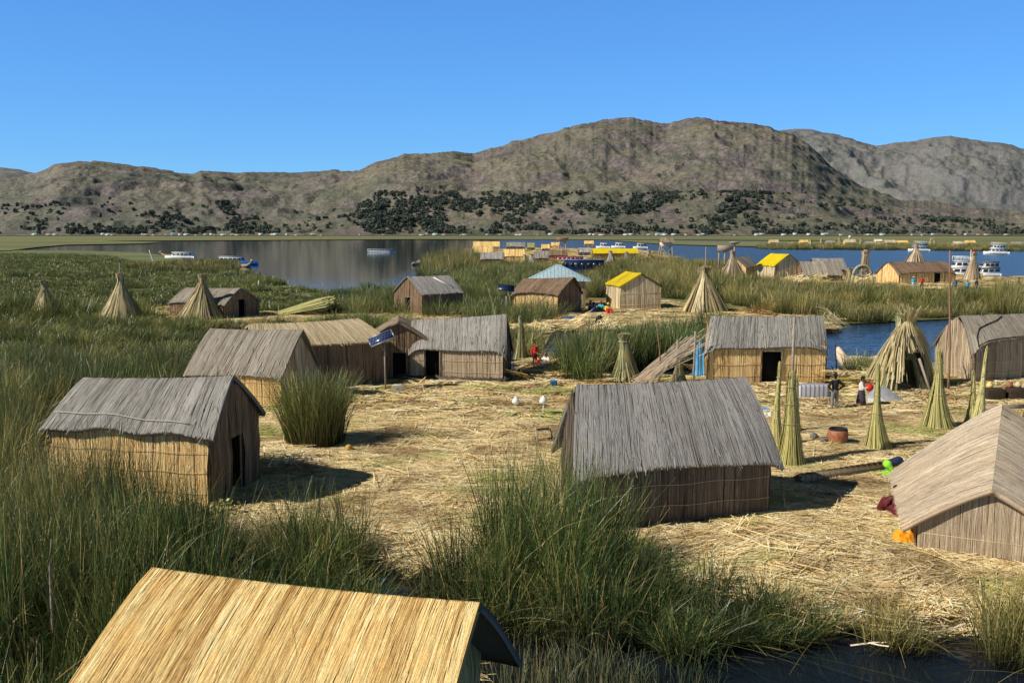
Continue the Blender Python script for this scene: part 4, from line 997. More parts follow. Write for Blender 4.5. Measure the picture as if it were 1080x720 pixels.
    if hat:
        mb = MB(); c = hd + Vector((0, .005, .07)); mb.lathe([(.16, 0), (.155, .012), (.098, .02), (.09, .08), (.05, .105), (0, .11)], c, 16); mb.obj('hat', M[hat], root, smooth=True)
    if held: held(root)
    return root
gp = lambda px, py, z=G: Vector((*W(px, py, z)[:2], z))
def hz(px, py):
    p = W(px, py); return Vector((p.x, p.y, float(hgt(np.array([p.x]), np.array([p.y]), 'straw_island')[0])))
person('man in black top and grey trousers seen from behind, hands on hips', hz(880, 432), R(195), 'akimbo', 'black', 'greycloth', 'black', s=1.0, vox=.018)
pc_ = hz(908, 430)
person('child in cream top and dark skirt holding a red ball', pc_, R(70), 'hold', 'whitecloth', skirt='brownskirt', s=.88, vox=.018, hat='black')
mb = MB(); mb.ell((0, 0, 0), (.19, .19, .19), 20, 12)
fw = Matrix.Rotation(R(70), 3, 'Z') @ Vector((0, -.40, 1.16)) * .88
tag(mb.obj('ball', M['red'], smooth=True, loc=pc_ + fw), 'large red ball held by the child', 'ball')
person('child bending to the ground in lime green and navy beside the low right hut', hz(939, 501), R(95), 'kneel', 'navy', 'lime', s=1.0, vox=.018)
person('person in maroon sitting behind the orange cloth', hz(946, 549) + Vector((.12, .3, 0)), R(-160), 'sit', 'maroon', skirt='maroon', s=1.0, hat=None, vox=.018)
GPm = 'people sitting before the yellow roofed hut'
for px, py, rz, tp, sk, ht, lb in [(622, 329.5, 30, 'pink', 'black', 'red', 'sitting person in pink with red hat, leftmost before the yellow roofed hut'),
    (625.5, 331, 160, 'boatblue', 'boatblue', 'navy', 'sitting person in blue with dark blue hat before the yellow roof hut'),
    (634, 329, -20, 'aqua', 'green', 'red', 'sitting person in aqua with red hat before the yellow roof hut'),
    (641, 331.5, 10, 'yellowcloth', 'red', 'yellowcloth', 'sitting person in yellow top and red skirt before the yellow roof hut')]:
    person(lb, gp(px, py), R(rz), 'sit', tp, skirt=sk, hat=ht, s=1.25, vox=.035, group=GPm)
GPt = 'people in the shade beside the raised hut'
person('person in white and red standing in the shade behind the raised hut', gp(564, 386), R(20), 'stand', 'red', 'maroon', None, s=.85, vox=.03, group=GPt)
person('person in white top and blue skirt sitting in the shade near the pond', gp(577, 389), R(-40), 'sit', 'whitecloth', skirt='boatblue', s=1.15, vox=.03, group=GPt)
person('person in red and navy sitting at the corner of the raised hut', gp(568, 391), R(40), 'sit', 'red', skirt='navy', s=1.05, vox=.03, group=GPt)
GPf = 'people behind the right reed band'
for px, py, tp, bt, ht, lb in [(1007, 309, 'boatblue', 'navy', None, 'person in deep blue top in front of the white double decker'), (1020, 310, 'aqua', 'navy', None, 'person in bright aqua top right of the one in deep blue'),
    (1029.5, 308, 'navy', 'greycloth', 'maroon', 'person in dark jacket and maroon cap, tallest right of the aqua top'), (1074, 307, 'navy', 'maroon', 'maroon', 'person in navy at the right edge above the reeds'),
    (963, 306, 'aqua', 'whitecloth', 'whitecloth', 'person in pale blue and white before the pavilion'), (972, 305, 'red', 'maroon', None, 'person in red before the pavilion doorway')]:
    person(lb, gp(px, py, .9), R(random.randint(-60, 60)), 'stand', tp, bt, ht, s=1.05, vox=.035, group=GPf)

# ------------------------------------------------------------------ small things
# solar panel on a post
b = W(404, 413); b.y -= .2; t_ = W(402, 356.5, 3.0); d = b.y
sp = empty('solar_panel', (b.x, b.y, G), 0, 'tilted blue solar panel on a post beside the pale roofed hut', 'solar panel')
zc = WD(403, 356.5, d).z - G; rot = Matrix.Rotation(R(-14), 3, 'Y') @ Matrix.Rotation(R(38), 3, 'X') @ Matrix.Rotation(R(14), 3, 'Z')
mb = MB(); mb.box((-.03, 0, zc), (1.25, .62, .03), M=rot); mb.obj('panel', M['solar'], sp)
mb = MB()
for o_, dd in (((0, .33, 0), (1.34, .05, .06)), ((0, -.33, 0), (1.34, .05, .06)), ((.65, 0, 0), (.05, .7, .06)), ((-.65, 0, 0), (.05, .7, .06))):
    mb.box(Vector((-.03, 0, zc)) + rot @ Vector(o_), dd, M=rot)
mb.obj('frame', M['metal'], sp)
mb = MB(); mb.tube([(.15, .1, 0), (.12, .1, zc - .05)], .045, 8); mb.tube([(.13, .1, zc - .7), (-.3, 0, zc - .1)], .02, 6); mb.obj('post', M['wood'], sp)
# dark solar panel by the rusty hut
b = W(534, 340); s2 = empty('solar_panel', (b.x, b.y, G), 0, 'small dark blue solar panel on a post left of the rusty roofed hut', 'solar panel')
zc = WD(534, 303.5, b.y).z - G; rot = Matrix.Rotation(R(35), 3, 'X') @ Matrix.Rotation(R(8), 3, 'Y')
mb = MB(); mb.box((0, 0, zc), (1.5, .9, .05), M=rot); mb.obj('panel', M['boatdark'], s2); mb = MB(); mb.tube([(0, 0, 0), (0, 0, zc)], .05, 7); mb.obj('post', M['metal'], s2)
# solar garden dishes (white) on thin legs
def dish(px, by, cy, label, r):
    b = hz(px, by); root = empty('white_dish', b, R(20), label, 'dish'); h = (by - cy) * b.y / 1050
    mb = MB(); Rm = Matrix.Rotation(R(-32), 3, 'X') @ Matrix.Rotation(R(14), 3, 'Y'); V = []
    n, m = 18, 6
    for i in range(m + 1):
        rr = r * math.sin(i / m * 1.35); zz = r * .62 * math.cos(i / m * 1.35)
        for j in range(n): v = Rm @ Vector((rr * math.cos(2 * math.pi * j / n) * 1.3, rr * math.sin(2 * math.pi * j / n), zz)); V.append((v.x, v.y, v.z + h))
    q = [[i * n + j, (i + 1) * n + j, (i + 1) * n + (j + 1) % n, i * n + (j + 1) % n] for i in range(m) for j in range(n)]
    mb.add(V, q); mb.obj('bowl', M['white'], root, smooth=True)
    for k in range(3):
        a = k * 2.09 + .4; mb = MB(); mb.tube([(.22 * math.cos(a), .22 * math.sin(a), 0), (0, 0, h + .02)], .015, 6); mb.obj('leg', M['metal'], root)
dish(420, 418, 408.5, 'white dish on thin legs before the shaded pale roofed hut', .30)
for px, py, cy, lb in [(544, 431, 424, 'white plastic lantern left of the two on the straw'), (573, 440, 423, 'white lantern on a stake right of the other on the straw')]:
    b = hz(px, py); h = (py - cy) * b.y / 1050; root = empty('stake_lantern', b, .3, lb, 'lantern')
    mb = MB(); mb.tube([(0, 0, 0), (0, 0, h)], .022, 6); mb.obj('stake', M['white'], root)
    mb = MB(); mb.lathe([(.02, .26), (.16, .10), (.20, -.02), (.13, -.10), (.05, -.14), (0, -.14)], (0, 0, h), 7); mb.obj('lamp_head', M['white'], root)
    mb = MB(); mb.box((.1, -.1, .03), (.7, .16, .05)); mb.obj('foot', M['dark'], root)
# buckets
def bucket(px, py, label, mat, r=.17, h=.34):
    b = hz(px, py) if py > 390 else gp(px, py); root = empty('bucket', b, 0, label, 'bucket')
    mb = MB(); mb.lathe([(0, .01), (r * .78, .01), (r, h), (r + .015, h), (r + .015, h - .03), (r * .97, h - .02), (r * .74, .03), (0, .03)], n=18); pl_ = mb.obj('pail', M[mat], root, smooth=True)
    mb = MB(); mb.tube([(r * math.cos(t), .02, h - .02 - r * .7 * math.sin(t)) for t in np.linspace(0, math.pi, 9)], .009, 5); mb.obj('handle', M['metal'], pl_)
bucket(584, 409.5, 'blue bucket on the straw beside the shaded ground', 'blue', .2, .40)
bucket(667.5, 332, 'white bucket before the yellow roofed hut', 'white', .26, .5)
# cloths lying about
def cloth(px, py, label, mat, rx, ry, h, rz=0, name='cloth', cat='cloth', main=True, seed=1):
    b = hz(px, py) if main else gp(px, py); nn = 34; X, Y = np.meshgrid(np.linspace(-1, 1, nn), np.linspace(-1, 1, nn))
    r = np.sqrt(X ** 2 + Y ** 2); e = np.clip(1 - np.maximum(np.abs(X), np.abs(Y)) ** 3, 0, 1)
    Z = h * e * (.15 + 1.5 * (fbm(X * 2.2 + seed, Y * 2.2 + seed * 3, 3) - .2)) + .06 * h * np.sin(X * 14 + 6 * fbm(X * 2, Y * 2 + seed, 2))
    wob = 1 + .25 * (fbm(X * 1.2 + 9 + seed, Y * 1.2, 2) - .5)
    c, s = math.cos(rz), math.sin(rz); xx, yy = X * rx * wob, Y * ry * wob
    V = np.stack([b.x + xx * c - yy * s, b.y + xx * s + yy * c, b.z + .03 + np.maximum(Z, 0)], -1).reshape(-1, 3)
    i = np.arange(nn - 1)[:, None] * nn + np.arange(nn - 1)[None]; mb = MB().add(V, np.stack([i, i + 1, i + nn + 1, i + nn], -1).reshape(-1, 4))
    return tag(mb.obj(name, M[mat], smooth=True), label, cat)
cloth(958, 572, 'crumpled bright orange cloth under the eave of the low right hut', 'orange', .46, .3, .40, .1, seed=4)
cloth(949, 502, 'lime green cloth lying under the bending child', 'lime', .3, .22, .18, seed=7)
cloth(596, 409, 'pink cloth on the straw right of the blue bucket', 'pink', .55, .18, .1, .2, seed=2)
cloth(574, 412, 'small blue cloth on the straw left of the blue bucket', 'boatblue', .22, .14, .06, seed=3)
cloth(806, 433, 'bright blue cloth behind the right end of the central hut', 'skyblue', .35, .45, .12, seed=5)
cloth(809, 440, 'white cloth behind the right end of the central hut', 'whitecloth', .25, .3, .25, seed=6)
cloth(649, 331, 'red and dark blanket spread before the yellow roofed hut', 'maroon', 1.9, .8, .3, seed=8, main=False, name='blanket', cat='blanket')
cloth(601, 337, 'blue cloth on the straw before the rusty roofed hut', 'boatblue', 1.0, .6, .22, seed=9, main=False)
cloth(583, 338, 'orange cloth on the straw before the rusty roofed hut', 'orange', .9, .5, .15, seed=10, main=False)
cloth(632, 343, 'dark bag lying on the straw of the second island', 'black', .5, .5, .9, seed=11, main=False, name='bag', cat='bag')
cloth(605, 389, 'blue grey tarp heap by the pond beside the shaded people', 'tarp', 1.2, .8, .9, .3, seed=12, name='tarp_heap', cat='tarp')
cloth(590, 388, 'dark blue tarp heap by the pond beside the shaded people', 'navy', .9, .7, 1.0, .3, seed=13, name='tarp_heap', cat='tarp')
cloth(737, 399, 'tall blue plastic sheet left of the hut with the central doorway', 'skyblue', .3, .4, 2.4, seed=14, name='plastic_sheet', cat='tarp')
cloth(988, 556, 'small grey cloth scrap in front of the low right hut', 'tarp', .3, .15, .05, seed=15)
cloth(985, 628, 'small red and blue wrapper on the straw near the water', 'pink', .16, .07, .04, seed=16, name='wrapper', cat='litter')
cloth(190, 543, 'flat grey stone slab in the weeds before the left hut', 'stone', .45, .25, .12, seed=17, name='stone_slab', cat='stone')
# plaid tarp over a box
b = hz(856, 421); root = empty('covered_box', b, R(4), 'low box covered by grey plaid tarp right of the central doorway hut', 'box')
mb = MB(); mb.box((0, 0, .38), (1.55, .8, .74)); bm_ = mb.obj('plaid_cover', M['plaid'], root); bv = bm_.modifiers.new('bevel', 'BEVEL'); bv.width = .1; bv.segments = 3
mb = MB(); mb.box((.75, .05, .2), (.5, .6, .40)); o = mb.obj('tarp_fold', M['tarp'], root); bv = o.modifiers.new('bevel', 'BEVEL'); bv.width = .15; bv.segments = 3
cloth(847, 412, 'straw heap between the plaid box and the standing man', 'wall', .5, .4, .4, seed=19, name='straw_heap', cat='straw')
# grey tent between sheaf and reed tent
b = hz(930, 424); root = empty('grey_tent', b, R(8), 'low grey tarp tent left of the reed tent', 'tent')
mb = MB(); mb.add([(-.9, -.5, 0), (1.1, -.6, 0), (1.2, .6, 0), (-.8, .6, 0), (-.35, -.1, .82), (.2, .1, .75)], [[0, 1, 5, 4], [2, 3, 4, 5]], [[3, 0, 4], [1, 2, 5]]); mb.obj('canvas', M['tarp'], root)
mb = MB(); mb.add([(-1.15, -.75, .02), (-.1, -.8, .02), (-.3, -.55, .25), (-1.0, -.5, .3)], [[0, 1, 2, 3]]); mb.obj('flap', M['white'], root)
# clay stove
b = hz(883, 469); root = empty('clay_stove', b, 0, 'rusty round clay stove with black rim on a stone base', 'stove')
mb = MB(); mb.lathe([(.36, .08), (.40, .3), (.38, .55), (.33, .58), (.27, .5), (.25, .2), (0, .2)], n=20, wob=.03); mb.obj('pot', M['clay'], root, smooth=True)
mb = MB(); mb.lathe([(.36, .56), (.37, .60), (.34, .63), (.27, .6), (.26, .5)], n=20, wob=.04); mb.obj('rim', M['black'], root)
mb = MB(); mb.box((.05, 0, .05), (1.35, .7, .09)); mb.obj('base', M['stone'], root)
mb = MB(); [mb.ell((-.6 + .14 * i, -.05 + .1 * (i % 2), .14), (.13, .11, .11), 8, 5, jit=.12) for i in (0, 1)]; mb.obj('stones', M['stone'], root)
mb = MB(); mb.ell((0, 0, 0), (.17, .14, .16), 9, 6, jit=.12); tag(mb.obj('rock', M['stone'], loc=hz(858, 464) + Vector((0, 0, .12))), 'dark rock on the straw left of the clay stove', 'rock')
# ball
m_ball, t_, b_ = nt('striped_ball'); wv = N(t_, 'ShaderNodeTexWave', Scale=1.2); t_.links.new(coords(t_, 'Generated'), wv.inputs['Vector']); cc = ramp(t_, [(.35, (.75, .08, .03)), (.45, (.8, .6, .05)), (.8, (.15, .4, .1))], wv.outputs['Fac']); t_.links.new(cc, b_.inputs['Base Color'])
mb = MB(); mb.ell((0, 0, 0), (.15, .15, .15), 20, 12); tag(mb.obj('ball', m_ball, smooth=True, loc=hz(368, 475) + Vector((0, 0, .14))), 'small red and yellow ball on the straw beside the reed clump', 'ball')
# folding chair frame
b = hz(574, 466); root = empty('folding_stool', b, R(15), 'broken wooden stool with dark sling lying left of the central hut', 'stool')
for x in (-.35, .35):
    mb = MB(); mb.tube([(x, -.25, 0), (x * .8, .2, .55)], .025, 6); mb.obj('leg', M['wood'], root)
    mb = MB(); mb.tube([(x, .25, 0), (x * .8, -.2, .5)], .025, 6); mb.obj('leg', M['wood'], root)
mb = MB(); X = np.linspace(-.2, .2, 7); V = [(x, y, .52 - .9 * (.04 - y * y)) for y in X for x in (-.3, .3)]; mb.add(V, [[2 * i, 2 * i + 1, 2 * i + 3, 2 * i + 2] for i in range(6)]); mb.obj('sling', M['black'], root)
# firewood and brush heap beside the left hut
for px, py, lb, rad in [(303, 497, 'heap of dry broken sticks right of the left hut', 1.1), (945, 640, 'loose dry canes lying along the water edge', 1.6)]:
    b = hz(px, py); n = 130; a = RNG.random(n) * 6.283; l = RNG.uniform(.3, .9, n); c = RNG.normal(0, rad * .4, (n, 2)); C = np.zeros((n, 3, 3)); z = np.abs(RNG.normal(0, .22, n)) if px < 500 else np.abs(RNG.normal(0, .05, n))
    for j, t in enumerate((-1, 0, 1)): C[:, j, 0] = b.x + c[:, 0] * 1.3 + l * t * np.cos(a); C[:, j, 1] = b.y + c[:, 1] + l * t * np.sin(a) * .6; C[:, j, 2] = b.z + .05 + z + .1 * RNG.normal(0, 1, n) * t
    mb = MB(); mb.strips(C, np.stack([-np.sin(a), np.cos(a), .5 + 0 * a], 1), np.full((n, 3), .035), np.clip(RNG.normal(.5, .3, n), 0, 1)); tag(mb.obj('stick_heap', M['pale_grey']), lb, 'stick heap')
mb = MB(); a_, b_ = W(1040, 431, G + .15), W(1082, 429, G + .15); mb.tube([a_, a_.lerp(b_, .5), b_], [.15, .16, .15], 10); tag(mb.obj('log', M['wood'], smooth=True), 'thick log lying before the rounded hut at the right edge', 'log')
for px, lb, mt, w_ in [(1048, 'dark stone bench block with a pot on top, left of its twin', 'mud', .95), (1071, 'dark stone bench block, right of its twin at the right edge', 'mud', .9)]:
    b = hz(px, 422); mb = MB(); mb.box((0, 0, .32), (w_, .6, .64), tint=(.4, .5, 0)); o = tag(mb.obj('peat_block', M[mt], loc=b), lb, 'block'); bv = o.modifiers.new('bevel', 'BEVEL'); bv.width = .08; bv.segments = 2
for px, py, lb, mt in [(1043, 409, 'straw coloured pot cover on the left dark block', 'gold'), (1064, 409, 'small red clay pot on the dark blocks', 'clay'), (1073, 408.5, 'pale clay pot rightmost on the dark blocks', 'pale')]:
    b = hz(px, 421.5); mb = MB(); mb.lathe([(0, 0), (.12, 0), (.17, .1), (.15, .2), (.09, .26), (.11, .3), (.08, .3), (.06, .2), (0, .2)], n=14); tag(mb.obj('pot', M[mt], smooth=True, loc=b + Vector((0, 0, .64))), lb, 'pot')
# cords lying over roofs (parts of the huts)
def cord(parent, pts, mat='rope', r=.015):
    inv = (Matrix.Translation(parent.location) @ Matrix.Rotation(parent.rotation_euler.z, 4, 'Z')).inverted()
    mb = MB(); P_ = [inv @ Vector(p) for p in pts]; mb.tube(P_, r, 5); mb.obj('cord', M[mat], parent)
def roofpt(h, side, u, v, L, We, zr, ze): return None
# white rope along the roof of the left hut, black cables on the right hut: laid 5 cm above the thatch
def on_front_roof(h, uv, lift=.06):
    """points on the front slope from the roof mesh of the hut itself"""
    rf = [c for c in h.children if c.name.startswith('roof')][0]; me = rf.data
    n = len(me.vertices); co = np.empty(n * 3, np.float32); me.vertices.foreach_get('co', co); co = co.reshape(-1, 3)[:26 * 9].reshape(9, 26, 3)
    out = []
    for u, v in uv:
        fu, fv = u * 25, v * 8; i, j = min(int(fu), 24), min(int(fv), 7); a, b = fu - i, fv - j
        p = co[j, i] * (1 - a) * (1 - b) + co[j, i + 1] * a * (1 - b) + co[j + 1, i] * (1 - a) * b + co[j + 1, i + 1] * a * b
        e1 = co[j, i + 1] - co[j, i]; e2 = co[j + 1, i] - co[j, i]; nn = np.cross(e2, e1); nn = nn / np.linalg.norm(nn)
        if nn[2] < 0: nn = -nn
        out.append(tuple(p + nn * lift))
    return out
mb = MB(); mb.tube(on_front_roof(hL1, [(t, .72 + .16 * t) for t in np.linspace(0.02, .86, 14)]), .018, 5); mb.obj('cord', M['rope'], [c for c in hL1.children if c.name.startswith('roof')][0])
mb = MB(); mb.tube(on_front_roof(hR2, [(.38, .12), (.3, .3), (.2, .42), (.1, .55), (.06, .75), (.05, .99)]), .028, 5); mb.obj('cable', M['blackrope'], [c for c in hR2.children if c.name.startswith('roof')][0])
mb = MB(); mb.tube(on_front_roof(hR2, [(t, .97 - .25 * max(0, .1 - t)) for t in np.linspace(.05, .98, 12)], .07), .028, 5); mb.obj('cable', M['blackrope'], [c for c in hR2.children if c.name.startswith('roof')][0])
mb = MB(); mb.tube(on_front_roof(hR, [(.0 + .02 * i, .5) for i in range(5)]), .012, 5); mb.obj('cord', M['blackrope'], [c for c in hR.children if c.name.startswith('roof')][0])

# ------------------------------------------------------------------ lookout, watchtower, arch
b = W(593, 272); root = empty('lookout_platform', (b.x, b.y, G), 0, 'lookout with a dark boat shaped platform on pale legs above the far huts', 'lookout'); k = b.y / 1050
mb = MB(); h = 20 * k
mb.lathe([(0, 0), (1.2, .1), (2.0, .8), (2.1, 1.3), (1.6, 1.2), (0, 1.1)], (0, 0, h - 1), 14, wob=.05); o = mb.obj('platform', M['brown'], root, smooth=True)
for i in range(4):
    mb = MB(); sx, sy = (-1, 1)[i % 2], (-1, 1)[i // 2]; mb.tube([(sx * 1.7, sy * 1.5, 0), (sx * .8, sy * .8, h - .7)], .16, 6); mb.obj('leg', M['wood'], root)
mb = MB(); mb.tube([(-1.4, -1.1, 2), (1.0, -1.0, 3.9)], .1, 5); mb.tube([(1.4, -1.1, 2), (-1.0, -1.0, 3.9)], .1, 5); mb.obj('brace', M['wood'], root)
b = W(702, 277); root = empty('watchtower', (b.x, b.y, G), R(4), 'wooden watchtower with pale straw roofed box on crossed legs', 'watchtower'); k = b.y / 1050; h = 17 * k
mb = MB()
n = 150; a = RNG.uniform(-1.75, 1.75, n); C = np.zeros((n, 3, 3))
for sd in (-1, 1):
    for j, t in enumerate((0, .5, 1)): C[:, j, 0] = a; C[:, j, 1] = sd * t * 1.7; C[:, j, 2] = h + 2.4 - 1.3 * t
    mb.strips(C.copy(), np.tile(np.array([[1., 0, 0]]), (n, 1)), np.full((n, 3), .2), RNG.random(n))
mb.obj('roof', M['pale_grey'], root)
mb = MB(); mb.box((0, 0, h + .55), (3.0, 2.4, 1.2), tint=(.5, .5, 0)); mb.obj('cabin', M['pale_grey'], root)
for i in range(4):
    mb = MB(); sx, sy = (-1, 1)[i % 2], (-1, 1)[i // 2]; mb.tube([(sx * 1.9, sy * 1.5, -.3), (sx * 1.4, sy * 1.1, h)], .15, 6); mb.obj('leg', M['wood'], root)
for s_ in (-1, 1):
    mb = MB(); mb.tube([(-1.7 * s_, -1.3, .8), (1.5 * s_, -1.15, h - .3)], .10, 5); mb.obj('brace', M['wood'], root)
# disc platform over the stook
b = W(775.5, 297); root = empty('disc_platform', (b.x, b.y + 1.2, G), 0, 'flat round wooden disc on a mast above a stook', 'platform'); k = b.y / 1050; h = (297 - 256) * k
mb = MB(); mb.tube([(0, 0, 0), (0, 0, h - .2)], .12, 7); mb.obj('mast', M['wood'], root)
mb = MB(); mb.lathe([(0, -.35), (.5, -.3), (.95, .0), (.9, .12), (0, .2)], (0, 0, h), 14); mb.obj('disc', M['wood'], root)
b = W(764, 292); root = empty('wooden_gate', (b.x, b.y, G), 0, 'low wooden frame gate left of the disc platform', 'gate'); k = b.y / 1050
for x in (-1.1, 0, 1.1): mb = MB(); mb.box((x, 0, 3.2), (.3, .3, 6.4 * .8)); mb.obj('post', M['wood'], root)
mb = MB(); mb.box((0, 0, 5.3), (2.8, .5, 1.2)); mb.obj('beam', M['wood'], root)
b = W(909, 304); root = empty('reed_arch', (b.x, b.y, G), R(6), 'round reed arch with a small wheel hanging inside', 'arch'); k = b.y / 1050; w_ = 10 * k; h = 24 * k
mb = MB(); mb.tube([(w_ * math.cos(t), 0, h - w_ + w_ * math.sin(t) if 0 <= t <= math.pi else 0) for t in np.linspace(0, math.pi, 14)], .22, 8)
mb.tube([(w_, 0, h - w_), (w_ * 1.25, 0, 0)], .24, 8); mb.tube([(-w_, 0, h - w_), (-w_ * 1.25, 0, 0)], .24, 8); mb.obj('hoop', M['stook'], root)
mb = MB(); mb.tube([(.5 * w_ * math.cos(t), 0, h - w_ * .7 + .5 * w_ * math.sin(t)) for t in np.linspace(0, 6.283, 14)], .12, 6)
for i in range(4): a = i * math.pi / 4; mb.tube([(-.5 * w_ * math.cos(a), 0, h - .7 * w_ - .5 * w_ * math.sin(a)), (.5 * w_ * math.cos(a), 0, h - .7 * w_ + .5 * w_ * math.sin(a))], .06, 5)
mb.obj('wheel', M['wood'], root)
b = W(983, 262.5, 0); root = empty('reed_arch', (b.x, b.y, .3), 0, 'tiny golden arch on the far strip right of the white double boat', 'arch'); k = b.y / 1050
mb = MB(); mb.tube([(2 * k * math.cos(t), 0, 7.5 * k + 2.6 * k * math.sin(t)) for t in np.linspace(0, math.pi, 12)], .4, 6); mb.tube([(2 * k, 0, 7.5 * k), (2.3 * k, 0, 0)], .5, 6); mb.tube([(-2 * k, 0, 7.5 * k), (-2.3 * k, 0, 0)], .5, 6); mb.obj('hoop', M['stook'], root)
mb = MB(); mb.box((5 * k, 0, 2 * k), (14 * k, 3, 2.6 * k)); mb.obj('wall', M['wall'], root)
b = W(896, 258.5); root = empty('water_tank', (b.x, b.y, G), 0, 'white water tank on a stand above the tiny far huts', 'tank'); k = b.y / 1050
mb = MB(); mb.lathe([(0, 0), (1.3 * k, 0), (1.4 * k, 1.6 * k), (1.1 * k, 2.4 * k), (0, 2.6 * k)], (0, 0, 7.4 * k), 12); mb.obj('drum', M['white'], root, smooth=True)
mb = MB(); [mb.tube([(x * k, y * k, 0), (x * k * .8, y * k * .8, 7.4 * k)], .3, 5) for x in (-1.3, 1.3) for y in (-1, 1)]; mb.obj('stand', M['wood'], root)

# ------------------------------------------------------------------ boats
def boat(label, px, wy_, L, B, rz, hull='white', decks=1, roofm='white', cab=(-.32, .25), H=1.0, ch=1.5, name='boat', group=None, cat='boat', rail=False, prow=0, y_=None):
    b = W(px, wy_, 0); root = empty(name, (b.x, b.y, 0), rz, label, cat, group)
    xs = np.linspace(-.5, .5, 11); V = []
    for x in xs:
        bw = B / 2 * (1 - max(0, (x - .12) / .38) ** 2.2) * (1 if x > -.45 else .94); sh = H * (1 + .45 * max(0, x) ** 1.5 * 2 + prow * max(0, abs(x) - .3) * 3)
        X = x * L
        for yy, zz in ((-bw, sh), (-bw * .86, .05), (-bw * .4, -.35), (bw * .4, -.35), (bw * .86, .05), (bw, sh)): V.append((X, yy, zz))
    q = [[i * 6 + j, i * 6 + j + 1, (i + 1) * 6 + j + 1, (i + 1) * 6 + j] for i in range(10) for j in range(5)] + [[i * 6 + 5, i * 6, (i + 1) * 6, (i + 1) * 6 + 5] for i in range(10)]
    mb = MB().add(V, q + [[0, 1, 4, 5], [1, 2, 3, 4]]); mb.obj('hull', M[hull], root)
    if decks:
        z = H * .95
        for dk in range(decks):
            x0, x1 = cab[0] * L * (1 - .1 * dk), cab[1] * L * (1 - .35 * dk); bw = B * (.40 - .04 * dk); cx = (x0 + x1) / 2
            mb = MB(); mb.add([(x0, -bw, z), (x1 + .5, -bw, z), (x1 + .5, bw, z), (x0, bw, z), (x0, -bw * .92, z + ch), (x1 - .3, -bw * .92, z + ch), (x1 - .3, bw * .92, z + ch), (x0, bw * .92, z + ch)],
                              [[0, 3, 2, 1], [4, 5, 6, 7], [0, 1, 5, 4], [1, 2, 6, 5], [2, 3, 7, 6], [3, 0, 4, 7]]); co_ = mb.obj('cabin', M['white' if hull != 'boatdark' else 'boatdark'], root)
            nw = max(3, int((x1 - x0) / 1.15)); ww = (x1 - x0) / nw
            for sd in (-1, 1):
                for i in range(nw):
                    mb = MB(); yy = sd * bw * .965; mb.box((x0 + ww * (i + .5), yy, z + ch * .55), (ww * .78, .09, ch * .46)); mb.obj('window', M['glass'], co_)
            mb = MB(); mb.box((x1 + .18, 0, z + ch * .56), (.14, bw * 1.6, ch * .4), M=Matrix.Rotation(R(-24), 3, 'Y')); mb.obj('windscreen', M['glass'], co_)
            mb = MB(); mb.box((cx, 0, z + ch + .06), ((x1 - x0) * 1.06, bw * 2.05, .12)); o = mb.obj('roof', M[roofm], root)
            z += ch + .12
        if rail:
            mb = MB(); x0, x1 = cab[0] * L, cab[1] * L * .7
            for sd in (-1, 1):
                yy = sd * B * .36
                mb.tube([(x0, yy, z + .8), (x1, yy, z + .8)], .07, 5)
                for i in range(8): xx = x0 + (x1 - x0) * i / 7; mb.tube([(xx, yy, z), (xx, yy, z + .8)], .06, 5)
            mb.obj('railing', M['white'], root)
    return root
boat('white covered boat moored left in the calm bay', 190, 272.5, 10.5, 2.8, R(176), H=.7, ch=1.35, cab=(-.42, .22))
boat('blue boat with pale blue roof moored right of the white one in the calm bay', 251, 279, 11.5, 2.8, R(-8), hull='boatblue', roofm='tin', H=.85, ch=1.3, cab=(-.42, .12))
boat('long flat grey boat far out on the calm water', 402, 266, 12.5, 2.6, R(3), roofm='tin', H=.4, ch=.9, cab=(-.46, .42))
boat('dark blue glass sided boat behind the tin roofed hut', 613, 289, 10.5, 3.2, R(172), hull='boatdark', roofm='boatblue', H=1.0, ch=1.9, cab=(-.45, .35))
boat('red boat behind the dark blue glass sided one', 599, 278, 9.5, 2.6, R(178), hull='red', roofm='red', H=1.1, ch=.8, cab=(-.45, .3))
boat('small open white skiff left of the tin roofed hut', 566, 290, 3.6, 1.5, R(185), decks=0, H=.8)
boat('white two deck boat with raised rail moored behind the pavilion', 1012, 292, 5.6, 2.6, R(178), decks=2, H=.7, ch=1.15, cab=(-.44, .3), rail=True)
boat('white striped two deck boat right of the grey stook', 1041, 292, 4.6, 2.4, R(184), decks=2, H=.7, ch=1.05, cab=(-.45, .32), roofm='brown')
boat('white double deck boat far out, left of the tiny arch', 968.5, 265, 9.5, 3.4, R(180), decks=2, H=.9, ch=1.3, cab=(-.42, .25), rail=True)
boat('white double deck boat far out at the right edge', 1050, 268, 9.5, 3.4, R(175), decks=2, H=.9, ch=1.35, cab=(-.38, .22), rail=True)
GBt = 'small white boats moored beyond the central huts'
for px, wy_, lb in [(636, 262, 'leftmost small white boat beyond the yellow shelter'), (652, 261.6, 'middle small white boat beyond the yellow shelter'), (675, 262.4, 'rightmost small white boat beyond the yellow shelter')]:
    boat(lb, px, wy_, 7.5, 2.6, R(180 + random.randint(-8, 8)), H=1.0, ch=1.9, cab=(-.4, .2), group=GBt)
boat('blue wooden rowing boat with white rim at the left edge', -6, 436, 4.2, 1.3, R(25), hull='boatblue', decks=0, H=.6, prow=.4)
